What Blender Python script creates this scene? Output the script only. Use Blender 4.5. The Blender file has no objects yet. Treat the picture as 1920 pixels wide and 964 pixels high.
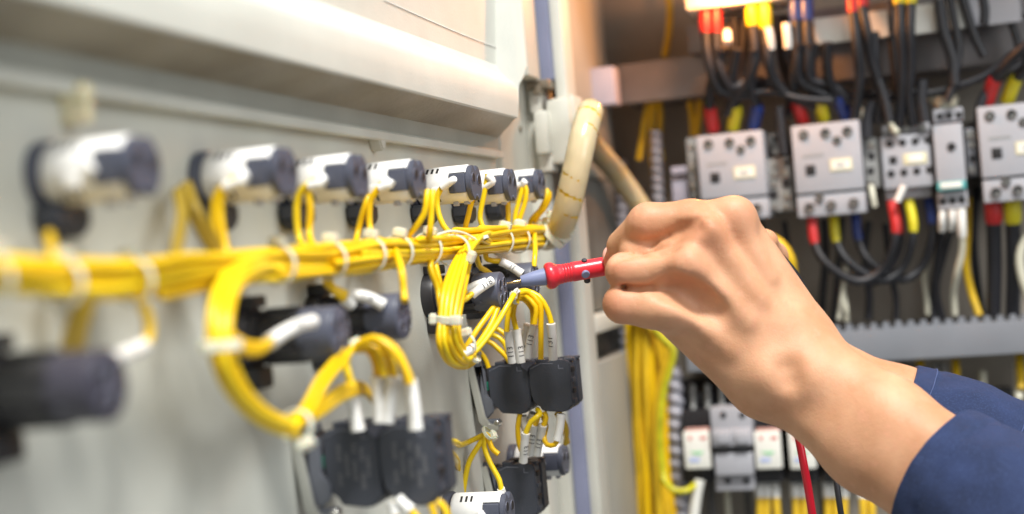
import bpy, bmesh, math, random
import numpy as np
from mathutils import Vector, Matrix
random.seed(7)
rng = np.random.default_rng(7)
sc = bpy.context.scene
col = sc.collection
# ------------------------------------------------------------------ camera
F_PX, W_PX, H_PX = 2700.0, 1920.0, 964.0
YAW, ROLL = math.radians(16.3), math.radians(4.7)
Fw = Vector((-math.sin(YAW), math.cos(YAW), 0))
R0 = Vector((math.cos(YAW), math.sin(YAW), 0)); U0 = Vector((0, 0, 1))
Rt = R0 * math.cos(ROLL) - U0 * math.sin(ROLL)
Up = U0 * math.cos(ROLL) + R0 * math.sin(ROLL)
cam_d = bpy.data.cameras.new('camera'); cam = bpy.data.objects.new('camera', cam_d); col.objects.link(cam)
cam.matrix_world = Matrix(((Rt.x, Up.x, -Fw.x, 0), (Rt.y, Up.y, -Fw.y, 0), (Rt.z, Up.z, -Fw.z, 0), (0, 0, 0, 1)))
cam_d.sensor_width = 36; cam_d.lens = F_PX / W_PX * 36
cam_d.clip_start = 0.01; cam_d.clip_end = 20
cam_d.dof.use_dof = True; cam_d.dof.focus_distance = 0.708; cam_d.dof.aperture_fstop = 4.7
sc.camera = cam
sc.view_settings.view_transform = 'Standard'; sc.view_settings.look = 'None'
sc.view_settings.exposure = 0.0; sc.view_settings.gamma = 1.0
sc.cycles.use_denoising = True
# ------------------------------------------------------------------ light
world = bpy.data.worlds.new('World'); sc.world = world; world.use_nodes = True
bg = world.node_tree.nodes['Background']
bg.inputs[0].default_value = (0.92, 0.97, 1.0, 1); bg.inputs[1].default_value = 0.29
def area(name, loc, target, size, power, color):
    l = bpy.data.lights.new(name, 'AREA'); l.energy = power; l.color = color; l.shape = 'RECTANGLE'
    l.size, l.size_y = size
    o = bpy.data.objects.new(name, l); col.objects.link(o); o.location = loc
    o.rotation_euler = (Vector(target) - Vector(loc)).to_track_quat('-Z', 'Y').to_euler()
    return o
area('key_lamp', (0.62, -0.37, 2.24), (-0.08, 0.72, 0.0), (0.62, 0.52), 122.0, (1.0, 0.985, 0.95))
area('fill_lamp', (1.0, 0.0, 0.45), (-0.2, 0.6, -0.05), (0.7, 0.7), 8.5, (0.95, 0.98, 1.0))
lp = bpy.data.lights.new('added_flare_lamp', 'POINT'); lp.energy = 1.15; lp.color = (1.0, 0.38, 0.10); lp.shadow_soft_size = 0.012  # added warm lamp, stands in for an orange lens flare
lo = bpy.data.objects.new('added_flare_lamp', lp); col.objects.link(lo)
# ------------------------------------------------------------------ pixel -> world
XD = -0.24
def ray(px, py): return Fw + Rt * ((px - 960) / F_PX) - Up * ((py - 482) / F_PX)
def atd(px, py, d): return ray(px, py) * d                     # depth along the view axis
def atY(px, py, Y): r = ray(px, py); return r * (Y / r.y)      # plane at world depth Y
def atX(px, py, X): r = ray(px, py); return r * (X / r.x)
def dh(px, py, h): return atX(px, py, XD + h / 1000.0)         # h mm proud of the door
lo.location = atY(1372, -52, 1.0)
# ------------------------------------------------------------------ materials
MATS = {}
def mat(name, c, rough=0.5, metal=0.0, spec=0.5, var=0.06, bump=0.0, bscale=400.0, sss=0.0, coat=0.0, trans=0.0, alpha=1.0, vscale=30.0, c2=None, emis=None):
    m = bpy.data.materials.new(name); m.use_nodes = True; nt = m.node_tree; b = nt.nodes['Principled BSDF']
    tc = nt.nodes.new('ShaderNodeTexCoord')
    n = nt.nodes.new('ShaderNodeTexNoise'); n.inputs['Scale'].default_value = vscale; n.inputs['Detail'].default_value = 5
    nt.links.new(tc.outputs['Object'], n.inputs['Vector'])
    mx = nt.nodes.new('ShaderNodeMix'); mx.data_type = 'RGBA'
    lo_ = c2 if c2 else [v * (1 - var * 2) for v in c]; hi_ = [min(1, v * (1 + var)) for v in c]
    mx.inputs[6].default_value = (*lo_, 1); mx.inputs[7].default_value = (*hi_, 1)
    rp = nt.nodes.new('ShaderNodeMapRange'); rp.inputs[1].default_value = 0.35; rp.inputs[2].default_value = 0.65
    nt.links.new(n.outputs['Fac'], rp.inputs[0]); nt.links.new(rp.outputs[0], mx.inputs[0])
    nt.links.new(mx.outputs[2], b.inputs['Base Color'])
    b.inputs['Roughness'].default_value = rough; b.inputs['Metallic'].default_value = metal
    b.inputs['Specular IOR Level'].default_value = spec
    b.inputs['Coat Weight'].default_value = coat; b.inputs['Coat Roughness'].default_value = 0.15
    b.inputs['Transmission Weight'].default_value = trans; b.inputs['Alpha'].default_value = alpha
    if sss:
        b.inputs['Subsurface Weight'].default_value = sss; b.inputs['Subsurface Radius'].default_value = (1.0, 0.35, 0.18)
        b.inputs['Subsurface Scale'].default_value = 0.004
    if bump:
        n2 = nt.nodes.new('ShaderNodeTexNoise'); n2.inputs['Scale'].default_value = bscale; n2.inputs['Detail'].default_value = 3
        nt.links.new(tc.outputs['Object'], n2.inputs['Vector'])
        bp = nt.nodes.new('ShaderNodeBump'); bp.inputs['Strength'].default_value = bump; bp.inputs['Distance'].default_value = 0.0006
        nt.links.new(n2.outputs['Fac'], bp.inputs['Height']); nt.links.new(bp.outputs[0], b.inputs['Normal'])
    MATS[name] = m
    return m
DOOR = mat('door_paint', (0.585, 0.59, 0.53), 0.55, spec=0.35, var=0.03, bump=0.22, bscale=800)
UNDER_SHADE = mat('door_underside_shade', (0.30, 0.27, 0.215), 0.35, var=0.1, bump=0.7, bscale=500, vscale=18, c2=(0.20, 0.165, 0.115))  # shade of the down-facing face put into a darker, streaky brown
RECESS_SHADE = mat('door_recess_shade', (0.34, 0.345, 0.30), 0.5, var=0.04, bump=0.3)  # door colour darkened to carry the shade of the recess
CREAM = mat('frame_cream', (0.55, 0.545, 0.48), 0.5, var=0.03, bump=0.2)
GASKET = mat('gasket_violet_grey', (0.21, 0.225, 0.33), 0.5, var=0.05)
HINGE = mat('hinge_metal', (0.30, 0.25, 0.19), 0.35, metal=0.6, var=0.15)
STEELPIN = mat('hinge_light_metal', (0.62, 0.60, 0.54), 0.3, metal=0.2, var=0.05)
WHITE = mat('white_plastic', (0.84, 0.83, 0.80), 0.55, spec=0.35, var=0.02, sss=0.0)
SLATE = mat('slate_plastic', (0.080, 0.087, 0.120), 0.42, var=0.06, bump=0.15, bscale=900)
SLATE2 = mat('slate_plastic_light', (0.125, 0.13, 0.175), 0.36, var=0.06)
BLACK = mat('black_plastic', (0.022, 0.021, 0.024), 0.42, var=0.1, bump=0.1)
CHAR = mat('charcoal_plastic', (0.046, 0.051, 0.066), 0.46, var=0.08, bump=0.35, bscale=1500)
HOLE = mat('dark_hole', (0.012, 0.011, 0.012), 0.6)
YEL = mat('yellow_wire', (0.86, 0.565, 0.004), 0.34, spec=0.45, var=0.06, vscale=22, c2=(0.78, 0.47, 0.003))
YEL2 = mat('yellow_wire_bright', (0.88, 0.62, 0.008), 0.30, spec=0.5, var=0.05, vscale=22)
YELD = mat('yellow_wire_dull', (0.68, 0.43, 0.01), 0.45, var=0.12, vscale=30)
YG = mat('yellow_green_wire', (0.52, 0.49, 0.012), 0.4, var=0.15, vscale=60)
TIE = mat('nylon_tie', (0.76, 0.74, 0.60), 0.35, var=0.04, sss=0.35)
SLEEVE = mat('marker_sleeve', (0.82, 0.81, 0.77), 0.42, var=0.03)
INK = mat('black_ink', (0.02, 0.02, 0.025), 0.6)
WRAP = mat('spiral_wrap', (0.93, 0.82, 0.55), 0.28, var=0.04, sss=0.25, coat=0.9)
SILVER = mat('dull_silver', (0.55, 0.55, 0.50), 0.38, metal=0.5, var=0.1)
DIECAST = mat('diecast_grey', (0.16, 0.17, 0.20), 0.4, metal=0.3, var=0.1)
SCREW = mat('screw_steel', (0.55, 0.54, 0.50), 0.28, metal=0.9, var=0.1)
GREEN = mat('green_plastic', (0.01, 0.22, 0.13), 0.4)
RED = mat('red_plastic', (0.80, 0.030, 0.050), 0.33, var=0.04, coat=0.2)
BLUEG = mat('blue_grey_plastic', (0.235, 0.27, 0.44), 0.36, var=0.03)
GOLD = mat('gold_pin', (0.80, 0.55, 0.25), 0.25, metal=1.0, var=0.1)
REDW = mat('red_cable', (0.58, 0.008, 0.025), 0.35, var=0.06)
BLKW = mat('black_cable', (0.014, 0.014, 0.018), 0.5, var=0.2)
WHW = mat('pale_wire', (0.55, 0.53, 0.42), 0.45, var=0.08)
FRED = mat('red_ferrule', (0.48, 0.018, 0.018), 0.4, var=0.1)
FYEL = mat('yellow_ferrule', (0.58, 0.50, 0.01), 0.4, var=0.1)
FBLU = mat('blue_ferrule', (0.018, 0.04, 0.20), 0.4, var=0.1)
GREYP = mat('light_grey_plastic', (0.40, 0.40, 0.43), 0.42, var=0.03)
GREYP2 = mat('mid_grey_plastic', (0.30, 0.30, 0.29), 0.45, var=0.08)
GREYD = mat('dark_grey_plastic', (0.09, 0.09, 0.09), 0.5, var=0.15)
DUCT = mat('duct_grey', (0.215, 0.225, 0.25), 0.5, var=0.03)
DUCTB = mat('duct_brown_grey', (0.20, 0.185, 0.185), 0.5, var=0.08)
PLATE = mat('mounting_plate', (0.32, 0.28, 0.23), 0.55, var=0.12, vscale=12)
WALLC = mat('cabinet_inner_wall', (0.30, 0.30, 0.27), 0.5, var=0.08, vscale=8)
YEL_SHADE = mat('yellow_wire_shade', (0.30, 0.20, 0.01), 0.5, var=0.1)  # yellow wire with its shade painted into the colour
GRILL = mat('grille_grey', (0.15, 0.15, 0.14), 0.5, var=0.15)
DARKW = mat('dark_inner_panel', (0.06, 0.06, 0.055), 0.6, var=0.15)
LABELW = mat('paper_label', (0.80, 0.79, 0.72), 0.6, var=0.02)
LABELY = mat('label_border', (0.72, 0.66, 0.42), 0.6)
LILAC = mat('lilac_plastic', (0.44, 0.42, 0.50), 0.5)
PINKL = mat('relay_pink', (0.62, 0.35, 0.30), 0.4)
TEAL = mat('teal_plastic', (0.10, 0.38, 0.38), 0.4)
GREENP = mat('label_green', (0.35, 0.65, 0.40), 0.6); BLUEP = mat('label_blue', (0.45, 0.52, 0.75), 0.6); REDP = mat('label_red', (0.72, 0.22, 0.18), 0.6)
CORR = mat('corrugated_conduit', (0.30, 0.30, 0.34), 0.4, var=0.1)
# ------------------------------------------------------------------ object helpers
def link(name, me, m=None, parent=None, world=False):
    o = bpy.data.objects.new(name, me); col.objects.link(o)
    if m is not None:
        for k in (m if isinstance(m, (list, tuple)) else [m]): me.materials.append(k)
    if parent is not None:
        o.parent = parent
        if world: o.matrix_parent_inverse = parent.matrix_world.inverted()
    return o
def tag(o, label, cat=None, group=None, kind=None):
    if label: o['label'] = label
    if cat: o['category'] = cat
    if group: o['group'] = group
    if kind: o['kind'] = kind
    return o
def thing(name, label, cat, loc=(0, 0, 0), group=None, rot=(0, 0, 0)):
    o = bpy.data.objects.new(name, None); col.objects.link(o); o.location = loc; o.rotation_euler = rot
    o.empty_display_size = 0.01
    o.matrix_world = Matrix.LocRotScale(Vector(loc), __import__('mathutils').Euler(rot), None)
    return tag(o, label, cat, group)
def smooth(me, ang=40):
    me.polygons.foreach_set('use_smooth', [True] * len(me.polygons))
    try: me.set_sharp_from_angle(angle=math.radians(ang))
    except Exception: pass
def bm_obj(name, bm, m, parent=None, sm=True, ang=40, off=None):
    me = bpy.data.meshes.new(name); bmesh.ops.recalc_face_normals(bm, faces=bm.faces[:])
    if off is not None:
        for v in bm.verts: v.co -= Vector(off)
    bm.to_mesh(me); bm.free()
    if sm: smooth(me, ang)
    return link(name, me, m, parent)
def box(bm, lo_, hi_, mi=0, bev=0.0):
    lo_ = Vector(lo_); hi_ = Vector(hi_)
    c = (lo_ + hi_) / 2; s = hi_ - lo_
    t = bmesh.new()
    bmesh.ops.create_cube(t, size=1.0)
    for v in t.verts: v.co = Vector((v.co.x * abs(s.x), v.co.y * abs(s.y), v.co.z * abs(s.z))) + c
    if bev > 0: bmesh.ops.bevel(t, geom=t.edges[:], offset=bev, segments=2, affect='EDGES', profile=0.6)
    merge(bm, t, mi)
def merge(bm, t, mi=0, M=None):
    mp = {}
    for v in t.verts: mp[v] = bm.verts.new(M @ v.co if M is not None else v.co)
    for f in t.faces:
        try: g = bm.faces.new([mp[v] for v in f.verts]); g.material_index = mi
        except ValueError: pass
    t.free()
AX = {'x': Matrix(((0, 0, 1, 0), (1, 0, 0, 0), (0, 1, 0, 0), (0, 0, 0, 1))), 'y': Matrix(((1, 0, 0, 0), (0, 0, 1, 0), (0, 1, 0, 0), (0, 0, 0, 1))), 'z': Matrix.Identity(4)}
def lathe(bm, prof, n=32, axis='x', org=(0, 0, 0), mi=0, a0=0, a1=360):
    """prof: list of (along, radius)"""
    M = AX[axis]; o = Vector(org); full = (a1 - a0) >= 360
    rows = []
    for (s, r) in prof:
        row = []
        for k in range(n if full else n + 1):
            a = math.radians(a0 + (a1 - a0) * k / n)
            row.append(bm.verts.new(M @ Vector((r * math.cos(a), r * math.sin(a), s)) + o))
        rows.append(row)
    for i in range(len(rows) - 1):
        A, B = rows[i], rows[i + 1]; m_ = len(A)
        for k in range(m_ if full else m_ - 1):
            f = bm.faces.new((A[k], A[(k + 1) % m_], B[(k + 1) % m_], B[k])); f.material_index = mi
    return rows
def cyl(bm, a, b, r, n=20, mi=0, r2=None, bev=0.0):
    a = Vector(a); b = Vector(b); d = b - a; L = d.length; q = d.to_track_quat('Z', 'Y').to_matrix().to_4x4()
    t = bmesh.new(); r2 = r if r2 is None else r2
    prof = [(0, 0.0001), (0, r - bev), (bev, r), (L - bev, r2), (L, r2 - bev), (L, 0.0001)] if bev else [(0, 0.0001), (0, r), (L, r2), (L, 0.0001)]
    lathe(t, prof, n, 'z')
    merge(bm, t, mi, Matrix.Translation(a) @ q)
def prism(bm, pts, axis, lo_, hi_, mi=0, bev=0.0):
    """extrude polygon pts (2D) along axis: for x pts are (y,z); y: (x,z); z: (x,y)"""
    t = bmesh.new(); f3 = {'x': lambda p, s: (s, p[0], p[1]), 'y': lambda p, s: (p[0], s, p[1]), 'z': lambda p, s: (p[0], p[1], s)}[axis]
    A = [t.verts.new(f3(p, lo_)) for p in pts]; B = [t.verts.new(f3(p, hi_)) for p in pts]; n = len(pts)
    fa = t.faces.new(A); fb = t.faces.new(B[::-1])
    for k in range(n): t.faces.new((A[k], B[k], B[(k + 1) % n], A[(k + 1) % n]))
    bmesh.ops.recalc_face_normals(t, faces=t.faces[:])
    if bev > 0: bmesh.ops.bevel(t, geom=[e for e in t.edges if e.calc_face_angle(0) > 0.5], offset=bev, segments=2, affect='EDGES')
    merge(bm, t, mi)
def catmull(P, step=0.003):
    P = [Vector(p) for p in P]
    if len(P) < 3: 
        n = max(2, int((P[1] - P[0]).length / step)); return [P[0].lerp(P[1], k / n) for k in range(n + 1)]
    Q = [P[0] * 2 - P[1]] + P + [P[-1] * 2 - P[-2]]; out = []
    for i in range(1, len(Q) - 2):
        p0, p1, p2, p3 = Q[i - 1:i + 3]
        n = max(2, int((p2 - p1).length / step))
        t0 = 0; t1 = t0 + max(1e-6, (p1 - p0).length ** .5); t2 = t1 + max(1e-6, (p2 - p1).length ** .5); t3 = t2 + max(1e-6, (p3 - p2).length ** .5)
        for k in range(n):
            t = t1 + (t2 - t1) * k / n
            A1 = p0 * ((t1 - t) / (t1 - t0)) + p1 * ((t - t0) / (t1 - t0)); A2 = p1 * ((t2 - t) / (t2 - t1)) + p2 * ((t - t1) / (t2 - t1)); A3 = p2 * ((t3 - t) / (t3 - t2)) + p3 * ((t - t2) / (t3 - t2))
            B1 = A1 * ((t2 - t) / (t2 - t0)) + A2 * ((t - t0) / (t2 - t0)); B2 = A2 * ((t3 - t) / (t3 - t1)) + A3 * ((t - t1) / (t3 - t1))
            out.append(B1 * ((t2 - t) / (t2 - t1)) + B2 * ((t - t1) / (t2 - t1)))
    out.append(P[-1]); return out
def frames(C):
    T = []
    for i in range(len(C)):
        d = C[min(i + 1, len(C) - 1)] - C[max(i - 1, 0)]; T.append(d.normalized() if d.length > 1e-9 else Vector((0, 0, 1)))
    u = T[0].orthogonal().normalized(); U = []
    for t in T:
        u = (u - t * u.dot(t)); u = u.normalized() if u.length > 1e-6 else t.orthogonal().normalized(); U.append(u)
    return T, U
def tube(bm, C, r, n=10, mi=0, cap=True):
    """C dense centre line, r float or list"""
    T, U = frames(C); rows = []
    for i, c in enumerate(C):
        rr = r[i] if isinstance(r, (list, tuple)) else r; V = T[i].cross(U[i])
        rows.append([bm.verts.new(c + (U[i] * math.cos(2 * math.pi * k / n) + V * math.sin(2 * math.pi * k / n)) * rr) for k in range(n)])
    for i in range(len(rows) - 1):
        for k in range(n):
            f = bm.faces.new((rows[i][k], rows[i][(k + 1) % n], rows[i + 1][(k + 1) % n], rows[i + 1][k])); f.material_index = mi
    if cap:
        for rw in (rows[0][::-1], rows[-1]):
            f = bm.faces.new(rw); f.material_index = mi
def origin_of(o):
    v = Vector((0, 0, 0))
    while o is not None: v = v + o.location; o = o.parent
    return v
def wire(name, P, r, m, parent=None, n=10, step=0.003, sm_=False):
    C = catmull(P, step); bm = bmesh.new(); tube(bm, C, r, n)
    return bm_obj(name, bm, m, parent, True, 60, origin_of(parent)), C
WR = 0.00140
def text_mesh(s, size, ext=0.0):
    cu = bpy.data.curves.new('t', 'FONT'); cu.body = s; cu.size = size; cu.extrude = ext; cu.align_x = 'CENTER'; cu.align_y = 'CENTER'; cu.resolution_u = 3
    o = bpy.data.objects.new('t', cu); col.objects.link(o)
    dg = bpy.context.evaluated_depsgraph_get(); dg.update()
    me = bpy.data.meshes.new_from_object(o.evaluated_get(dg)); bpy.data.objects.remove(o); bpy.data.curves.remove(cu)
    return me
def wrap_text(s, size, org, along, out, r, parent, m=INK, flip=False):
    """text baseline runs along 'along', wrapped round a cylinder of radius r whose surface faces 'out'"""
    me = text_mesh(s, size); along = along.normalized(); out = (out - along * out.dot(along)).normalized(); side = out.cross(along)
    bm = bmesh.new(); bm.from_mesh(me); bpy.data.meshes.remove(me)
    bmesh.ops.subdivide_edges(bm, edges=[e for e in bm.edges if e.calc_length() > size * .2], cuts=2)
    for v in bm.verts:
        a = v.co.y / r; v.co = Vector(org) + along * v.co.x + (out * math.cos(a) + side * math.sin(a)) * (r * 1.02) - Vector(origin_of(parent))
    me = bpy.data.meshes.new('printed_number'); bm.to_mesh(me); bm.free()
    return link('printed_number', me, m, parent)
# ================================================================== DOOR AND CABINET
YH = 0.868                                                     # hinge edge of the door
def zpx(px, py, h): return dh(px, py, h).z
door = thing('cabinet_door', 'open cream steel cabinet door carrying the rows of switches', 'cabinet door', (XD, 0.45, -0.3))
YN, YF = 0.02, YH
# flat sheet below the stiffener
bm = bmesh.new()
z_lip0 = zpx(700, 263, 0); box(bm, (XD - 0.0015, YN, -0.55), (XD, YF, z_lip0 + 0.004))
bm_obj('door_sheet', bm, DOOR, door, off=door.location)
prof = [(0.0, zpx(700, 265, 0)), (1.2, zpx(700, 263, 1.2)), (5.6, zpx(700, 262, 5.6)), (6.4, zpx(700, 258, 6.4)), (6.4, zpx(700, 245, 6.4)), (5.8, zpx(700, 243, 5.8)), (3.0, zpx(700, 241, 3.0))]
def strip(name, prof, y0, y1, m, ends=None, n=1):
    """profile (h mm, z) extruded along Y; ends: per-vertex far Y"""
    bm = bmesh.new(); A = []; B = []
    for i, (h, z) in enumerate(prof):
        A.append(bm.verts.new((XD + h / 1000, y0, z))); B.append(bm.verts.new((XD + h / 1000, ends[i] if ends else y1, z)))
    for i in range(len(prof) - 1): bm.faces.new((A[i], A[i + 1], B[i + 1], B[i]))
    if ends is None or True:
        c = bm.verts.new((XD - 0.001, (ends[-1] if ends else y1), prof[-1][1])); c2 = bm.verts.new((XD - 0.001, (ends[0] if ends else y1), prof[0][1]))
        bm.faces.new(B + [c, c2])
    return bm_obj(name, bm, m, door, True, 24, door.location)
strip('lip', prof, YN, 0.80, DOOR)
# small hook on the lip
pn = dh(707, 262, 3); bm = bmesh.new()
prism(bm, [(pn.y - 0.006, pn.z + 0.003), (pn.y + 0.006, pn.z + 0.003), (pn.y + 0.002, pn.z - 0.0045), (pn.y, pn.z - 0.0055), (pn.y - 0.002, pn.z - 0.004)], 'x', XD, XD + 0.006, bev=0.0008)
bm_obj('lip_hook', bm, DOOR, door, off=door.location)
pn = dh(150, 168, 6); p2 = dh(150, 232, 6); bm = bmesh.new(); box(bm, (XD, pn.y - .0022, p2.z), (XD + .009, pn.y + .0022, pn.z), bev=.0012); cyl(bm, (XD, pn.y - .001, pn.z - .001), (XD + .010, pn.y - .001, pn.z - .001), .0032, 16, bev=.001); bm_obj('door_hook', bm, WRAP, door, off=door.location)
zr0, zr1 = zpx(700, 241, 3.0), zpx(700, 212, 4.0)
strip('recess_strip', [(3.0, zr0), (4.0, zr1)], YN, 0.80, RECESS_SHADE)
zb = zpx(700, 157, 25)
strip('stiffener_underside', [(4.0, zr1), (25.5, zb)], YN, 0.8, UNDER_SHADE, ends=[0.80, 0.762])
zt = zpx(700, 84, 25); z2 = zpx(700, 66, 21); z3 = zpx(700, 58, 15)
front = [(25.5, zb), (26.2, zb + 0.0009), (26.5, (zb + zt) / 2), (26.0, zt), (25.2, zt + (z2 - zt) * .4), (23.6, zt + (z2 - zt) * .8), (20.5, z2 + 0.001), (16.5, z3 + 0.001), (14.2, z3 + 0.005), (14, z3 + 0.012), (14, 0.36)]
strip('stiffener_face', front, YN, 0.8, DOOR, ends=[0.762, 0.765, 0.768, 0.772, 0.776, 0.783, 0.795, 0.815, 0.83, 0.838, 0.838])
# scratch on the upper sheet
C = [dh(720, 0, 14.2), dh(800, 36, 14.2), dh(870, 66, 14.2), dh(930, 89, 14.2)]
o, _ = wire('scratch', C, 0.00022, WHITE, door, 6)
bm = bmesh.new(); p = dh(934, 88, 14.5); bmesh.ops.create_uvsphere(bm, u_segments=12, v_segments=8, radius=0.0011)
for v in bm.verts: v.co += p
bm_obj('scratch_chip', bm, WHITE, door, off=door.location)
# hinge side flange of the door
bm = bmesh.new()
box(bm, (XD - 0.002, 0.8385, z3 + 0.006), (XD + 0.0145, YH - 0.002, 0.36), bev=0.001)
box(bm, (XD - 0.002, 0.806, zr0 - 0.045), (XD + 0.0035, YH - 0.002, z3 + 0.008), bev=0.001)
box(bm, (XD - 0.002, 0.842, -0.55), (XD + 0.0045, YH - 0.0005, zr0 - 0.043), bev=0.001)
bm_obj('hinge_flange', bm, CREAM, door, off=door.location)
p = dh(976, 242, 4); bm = bmesh.new(); cyl(bm, (XD + 0.003, p.y, p.z), (XD + 0.0045, p.y, p.z), 0.0018); bm_obj('rivet', bm, HINGE, door, off=door.location)

# cabinet
cab = thing('electrical_cabinet', 'cream cabinet with a dark mounting plate behind the wrist and hand', 'cabinet', (-0.05, 1.12, -0.3))
YP = 1.12
bm = bmesh.new(); box(bm, (-0.30, YP, -0.6), (0.7, YP + 0.003, 0.6)); bm_obj('mounting_plate', bm, PLATE, cab, off=cab.location)
bm = bmesh.new(); box(bm, (-0.30, 0.925, 0.300), (0.7, YP - 0.0005, 0.310), bev=0.002); box(bm, (-0.30, 0.925, 0.285), (0.7, 0.933, 0.2995), bev=0.001); bm_obj('shade_roof', bm, WALLC, cab, off=cab.location)  # unseen roof added to keep the key lamp off the upper interior
def xq(px, Y, py=560): return atY(px, py, Y).x
YC = 0.90
# hinge post facing the viewer: gasket strip and frame post, from bottom to top
zg = atY(1010, 152, 0.875).z
bm = bmesh.new(); box(bm, (xq(1047, .875, 560), 0.875, -0.6), (xq(1072, .875, 560), 0.905, atY(1040, 480, .875).z + 0.03), bev=0.001)
box(bm, (xq(1047, .875, 560), 0.8751, zg), (xq(1070, .875, 560), 0.905, 0.6), bev=0.001)
bm_obj('gasket_strip', bm, GASKET, cab, off=cab.location)
bm = bmesh.new(); box(bm, (-.262, 0.8695, -0.6), (xq(1047, .875) - 0.0003, 0.905, 0.6), bev=0.0015)
box(bm, (xq(1072, .88) + 0.0002, 0.88, -0.6), (xq(1096, .88), 0.905, 0.6), bev=0.0025)
bm_obj('frame_post', bm, CREAM, cab, off=cab.location)
bm = bmesh.new()
box(bm, (-.232, 0.906, -0.6), (-.226, 0.95, 0.6), bev=0.001)
zz = atY(1120, 606, 1.0)
XS = -0.226
bm_obj('inner_post', bm, GRILL, cab, off=cab.location)
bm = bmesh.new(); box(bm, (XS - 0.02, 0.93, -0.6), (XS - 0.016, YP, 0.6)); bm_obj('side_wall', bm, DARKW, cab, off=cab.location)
bm = bmesh.new(); zA, zB = atY(1125, 588, 0.98).z, atY(1125, 622, 0.98).z
box(bm, (XS - 0.015, 0.952, zB), (XS + 0.003, 1.045, zA), bev=0.002)
bm_obj('side_rail', bm, CREAM, cab, off=cab.location)
bm = bmesh.new(); box(bm, (XS - 0.012, 0.952, -0.6), (XS, 1.062, atY(1135, 672, 1.0).z), bev=0.002)
box(bm, (XS - 0.012, 0.96, atY(1150, 330, 1.0).z), (XS - 0.004, 1.09, 0.6), bev=0.002)
bm_obj('side_panel', bm, WALLC, cab, off=cab.location)
bm = bmesh.new(); box(bm, (XS - 0.012, 0.953, zA + 0.002), (XS - 0.003, 1.075, atY(1150, 330, 1.0).z - 0.001)); bm_obj('side_grille', bm, GRILL, cab, off=cab.location)
# hinge
bm = bmesh.new()
def hb(pxl, pyt, pxr, pyb, Y, d, mi=0, bev=0.0012):
    pm = (pyt + pyb) / 2; pxm = (pxl + pxr) / 2
    box(bm, (atY(pxl, pm, Y).x, Y, atY(pxm, pyb, Y).z), (atY(pxr, pm, Y).x, Y + d, atY(pxm, pyt, Y).z), mi, bev)
hb(986, 150, 1028, 166, .865, .03, 1, .0006); hb(1000, 160, 1012, 176, .862, .02, 1, .0006)
hb(992, 168, 1013, 212, .866, .02, 2); hb(1001, 206, 1028, 290, .858, .025, 0, .003); hb(1010, 288, 1034, 322, .864, .02, 2)
hb(1024, 182, 1072, 308, .866, .03, 0, .005); hb(1066, 176, 1079, 262, .872, .025, 0, .003)
bm_obj('hinge', bm, [CREAM, HINGE, STEELPIN], cab, off=cab.location)

# ================================================================== BACK PANEL
def bx2(bm, pxl, pyt, pxr, pyb, Y, d, mi=0, bev=0.0008):
    pm = (pyt + pyb) / 2; pxm = (pxl + pxr) / 2
    box(bm, (atY(pxl, pm, Y).x, Y, atY(pxm, pyb, Y).z), (atY(pxr, pm, Y).x, Y + d, atY(pxm, pyt, Y).z), mi, bev)
# ducts: (left px, top py at left, right end X)
def duct(pl, pt, pb, Y, xr, m, label, fing_up=True, fing_dn=False, cut=None):
    a = atY(pl, pt, Y); b = atY(pl, pb, Y); t = thing('wiring_duct', label, 'wiring duct', (a.x, Y, (a.z + b.z) / 2), group='wiring ducts on the mounting plate')
    bm = bmesh.new(); box(bm, (a.x, Y, b.z), (xr, Y + 0.0018, a.z), bev=0.0004); bm_obj('cover', bm, m, t, off=t.location)
    bm = bmesh.new(); pitch = 0.0085; fh = 0.0048
    for s, zz_ in ((1, a.z), (-1, b.z)):
        if (s == 1 and not fing_up) or (s == -1 and not fing_dn): continue
        x = a.x + 0.004
        while x < xr - 0.006:
            h_ = fh * random.uniform(0.85, 1.05)
            prism(bm, [(x, zz_ - s * 0.001), (x + 0.0055, zz_ - s * 0.001), (x + 0.0045, zz_ + s * h_), (x + 0.001, zz_ + s * h_)], 'y', Y + 0.0022, Y + 0.0036)
            x += pitch
    box(bm, (a.x + 0.001, Y + 0.0024, b.z + 0.001), (xr - 0.001, YP - 0.0005, b.z + 0.003)); box(bm, (a.x + 0.001, Y + 0.0024, a.z - 0.003), (xr - 0.001, YP - 0.0005, a.z - 0.001))
    box(bm, (a.x + 0.0005, Y + 0.0026, b.z + 0.0032), (a.x + 0.002, YP - 0.0005, a.z - 0.0032))
    bm_obj('slotted_body', bm, m, t, off=t.location)
    return t
duct(1285, 640, 698, 1.045, 0.5, DUCT, 'grey slotted duct running behind the wrist, teeth along its top edge')
d2 = duct(1160, 122, 196, 1.06, 0.5, DUCTB, 'dim wide duct above the contactors, warm lit at its left end', False, False)
bm = bmesh.new(); a = atY(1102, 128, 1.03); b = atY(1150, 196, 1.03)
lil = thing('duct_end_plate', 'lilac grey plate closing the left end of the upper duct', 'end plate', (a.x, 1.03, b.z))
bx2(bm, 1104, 126, 1152, 197, 1.03, 0.02); bm_obj('plate_face', bm, LILAC, lil, off=lil.location)

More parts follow.
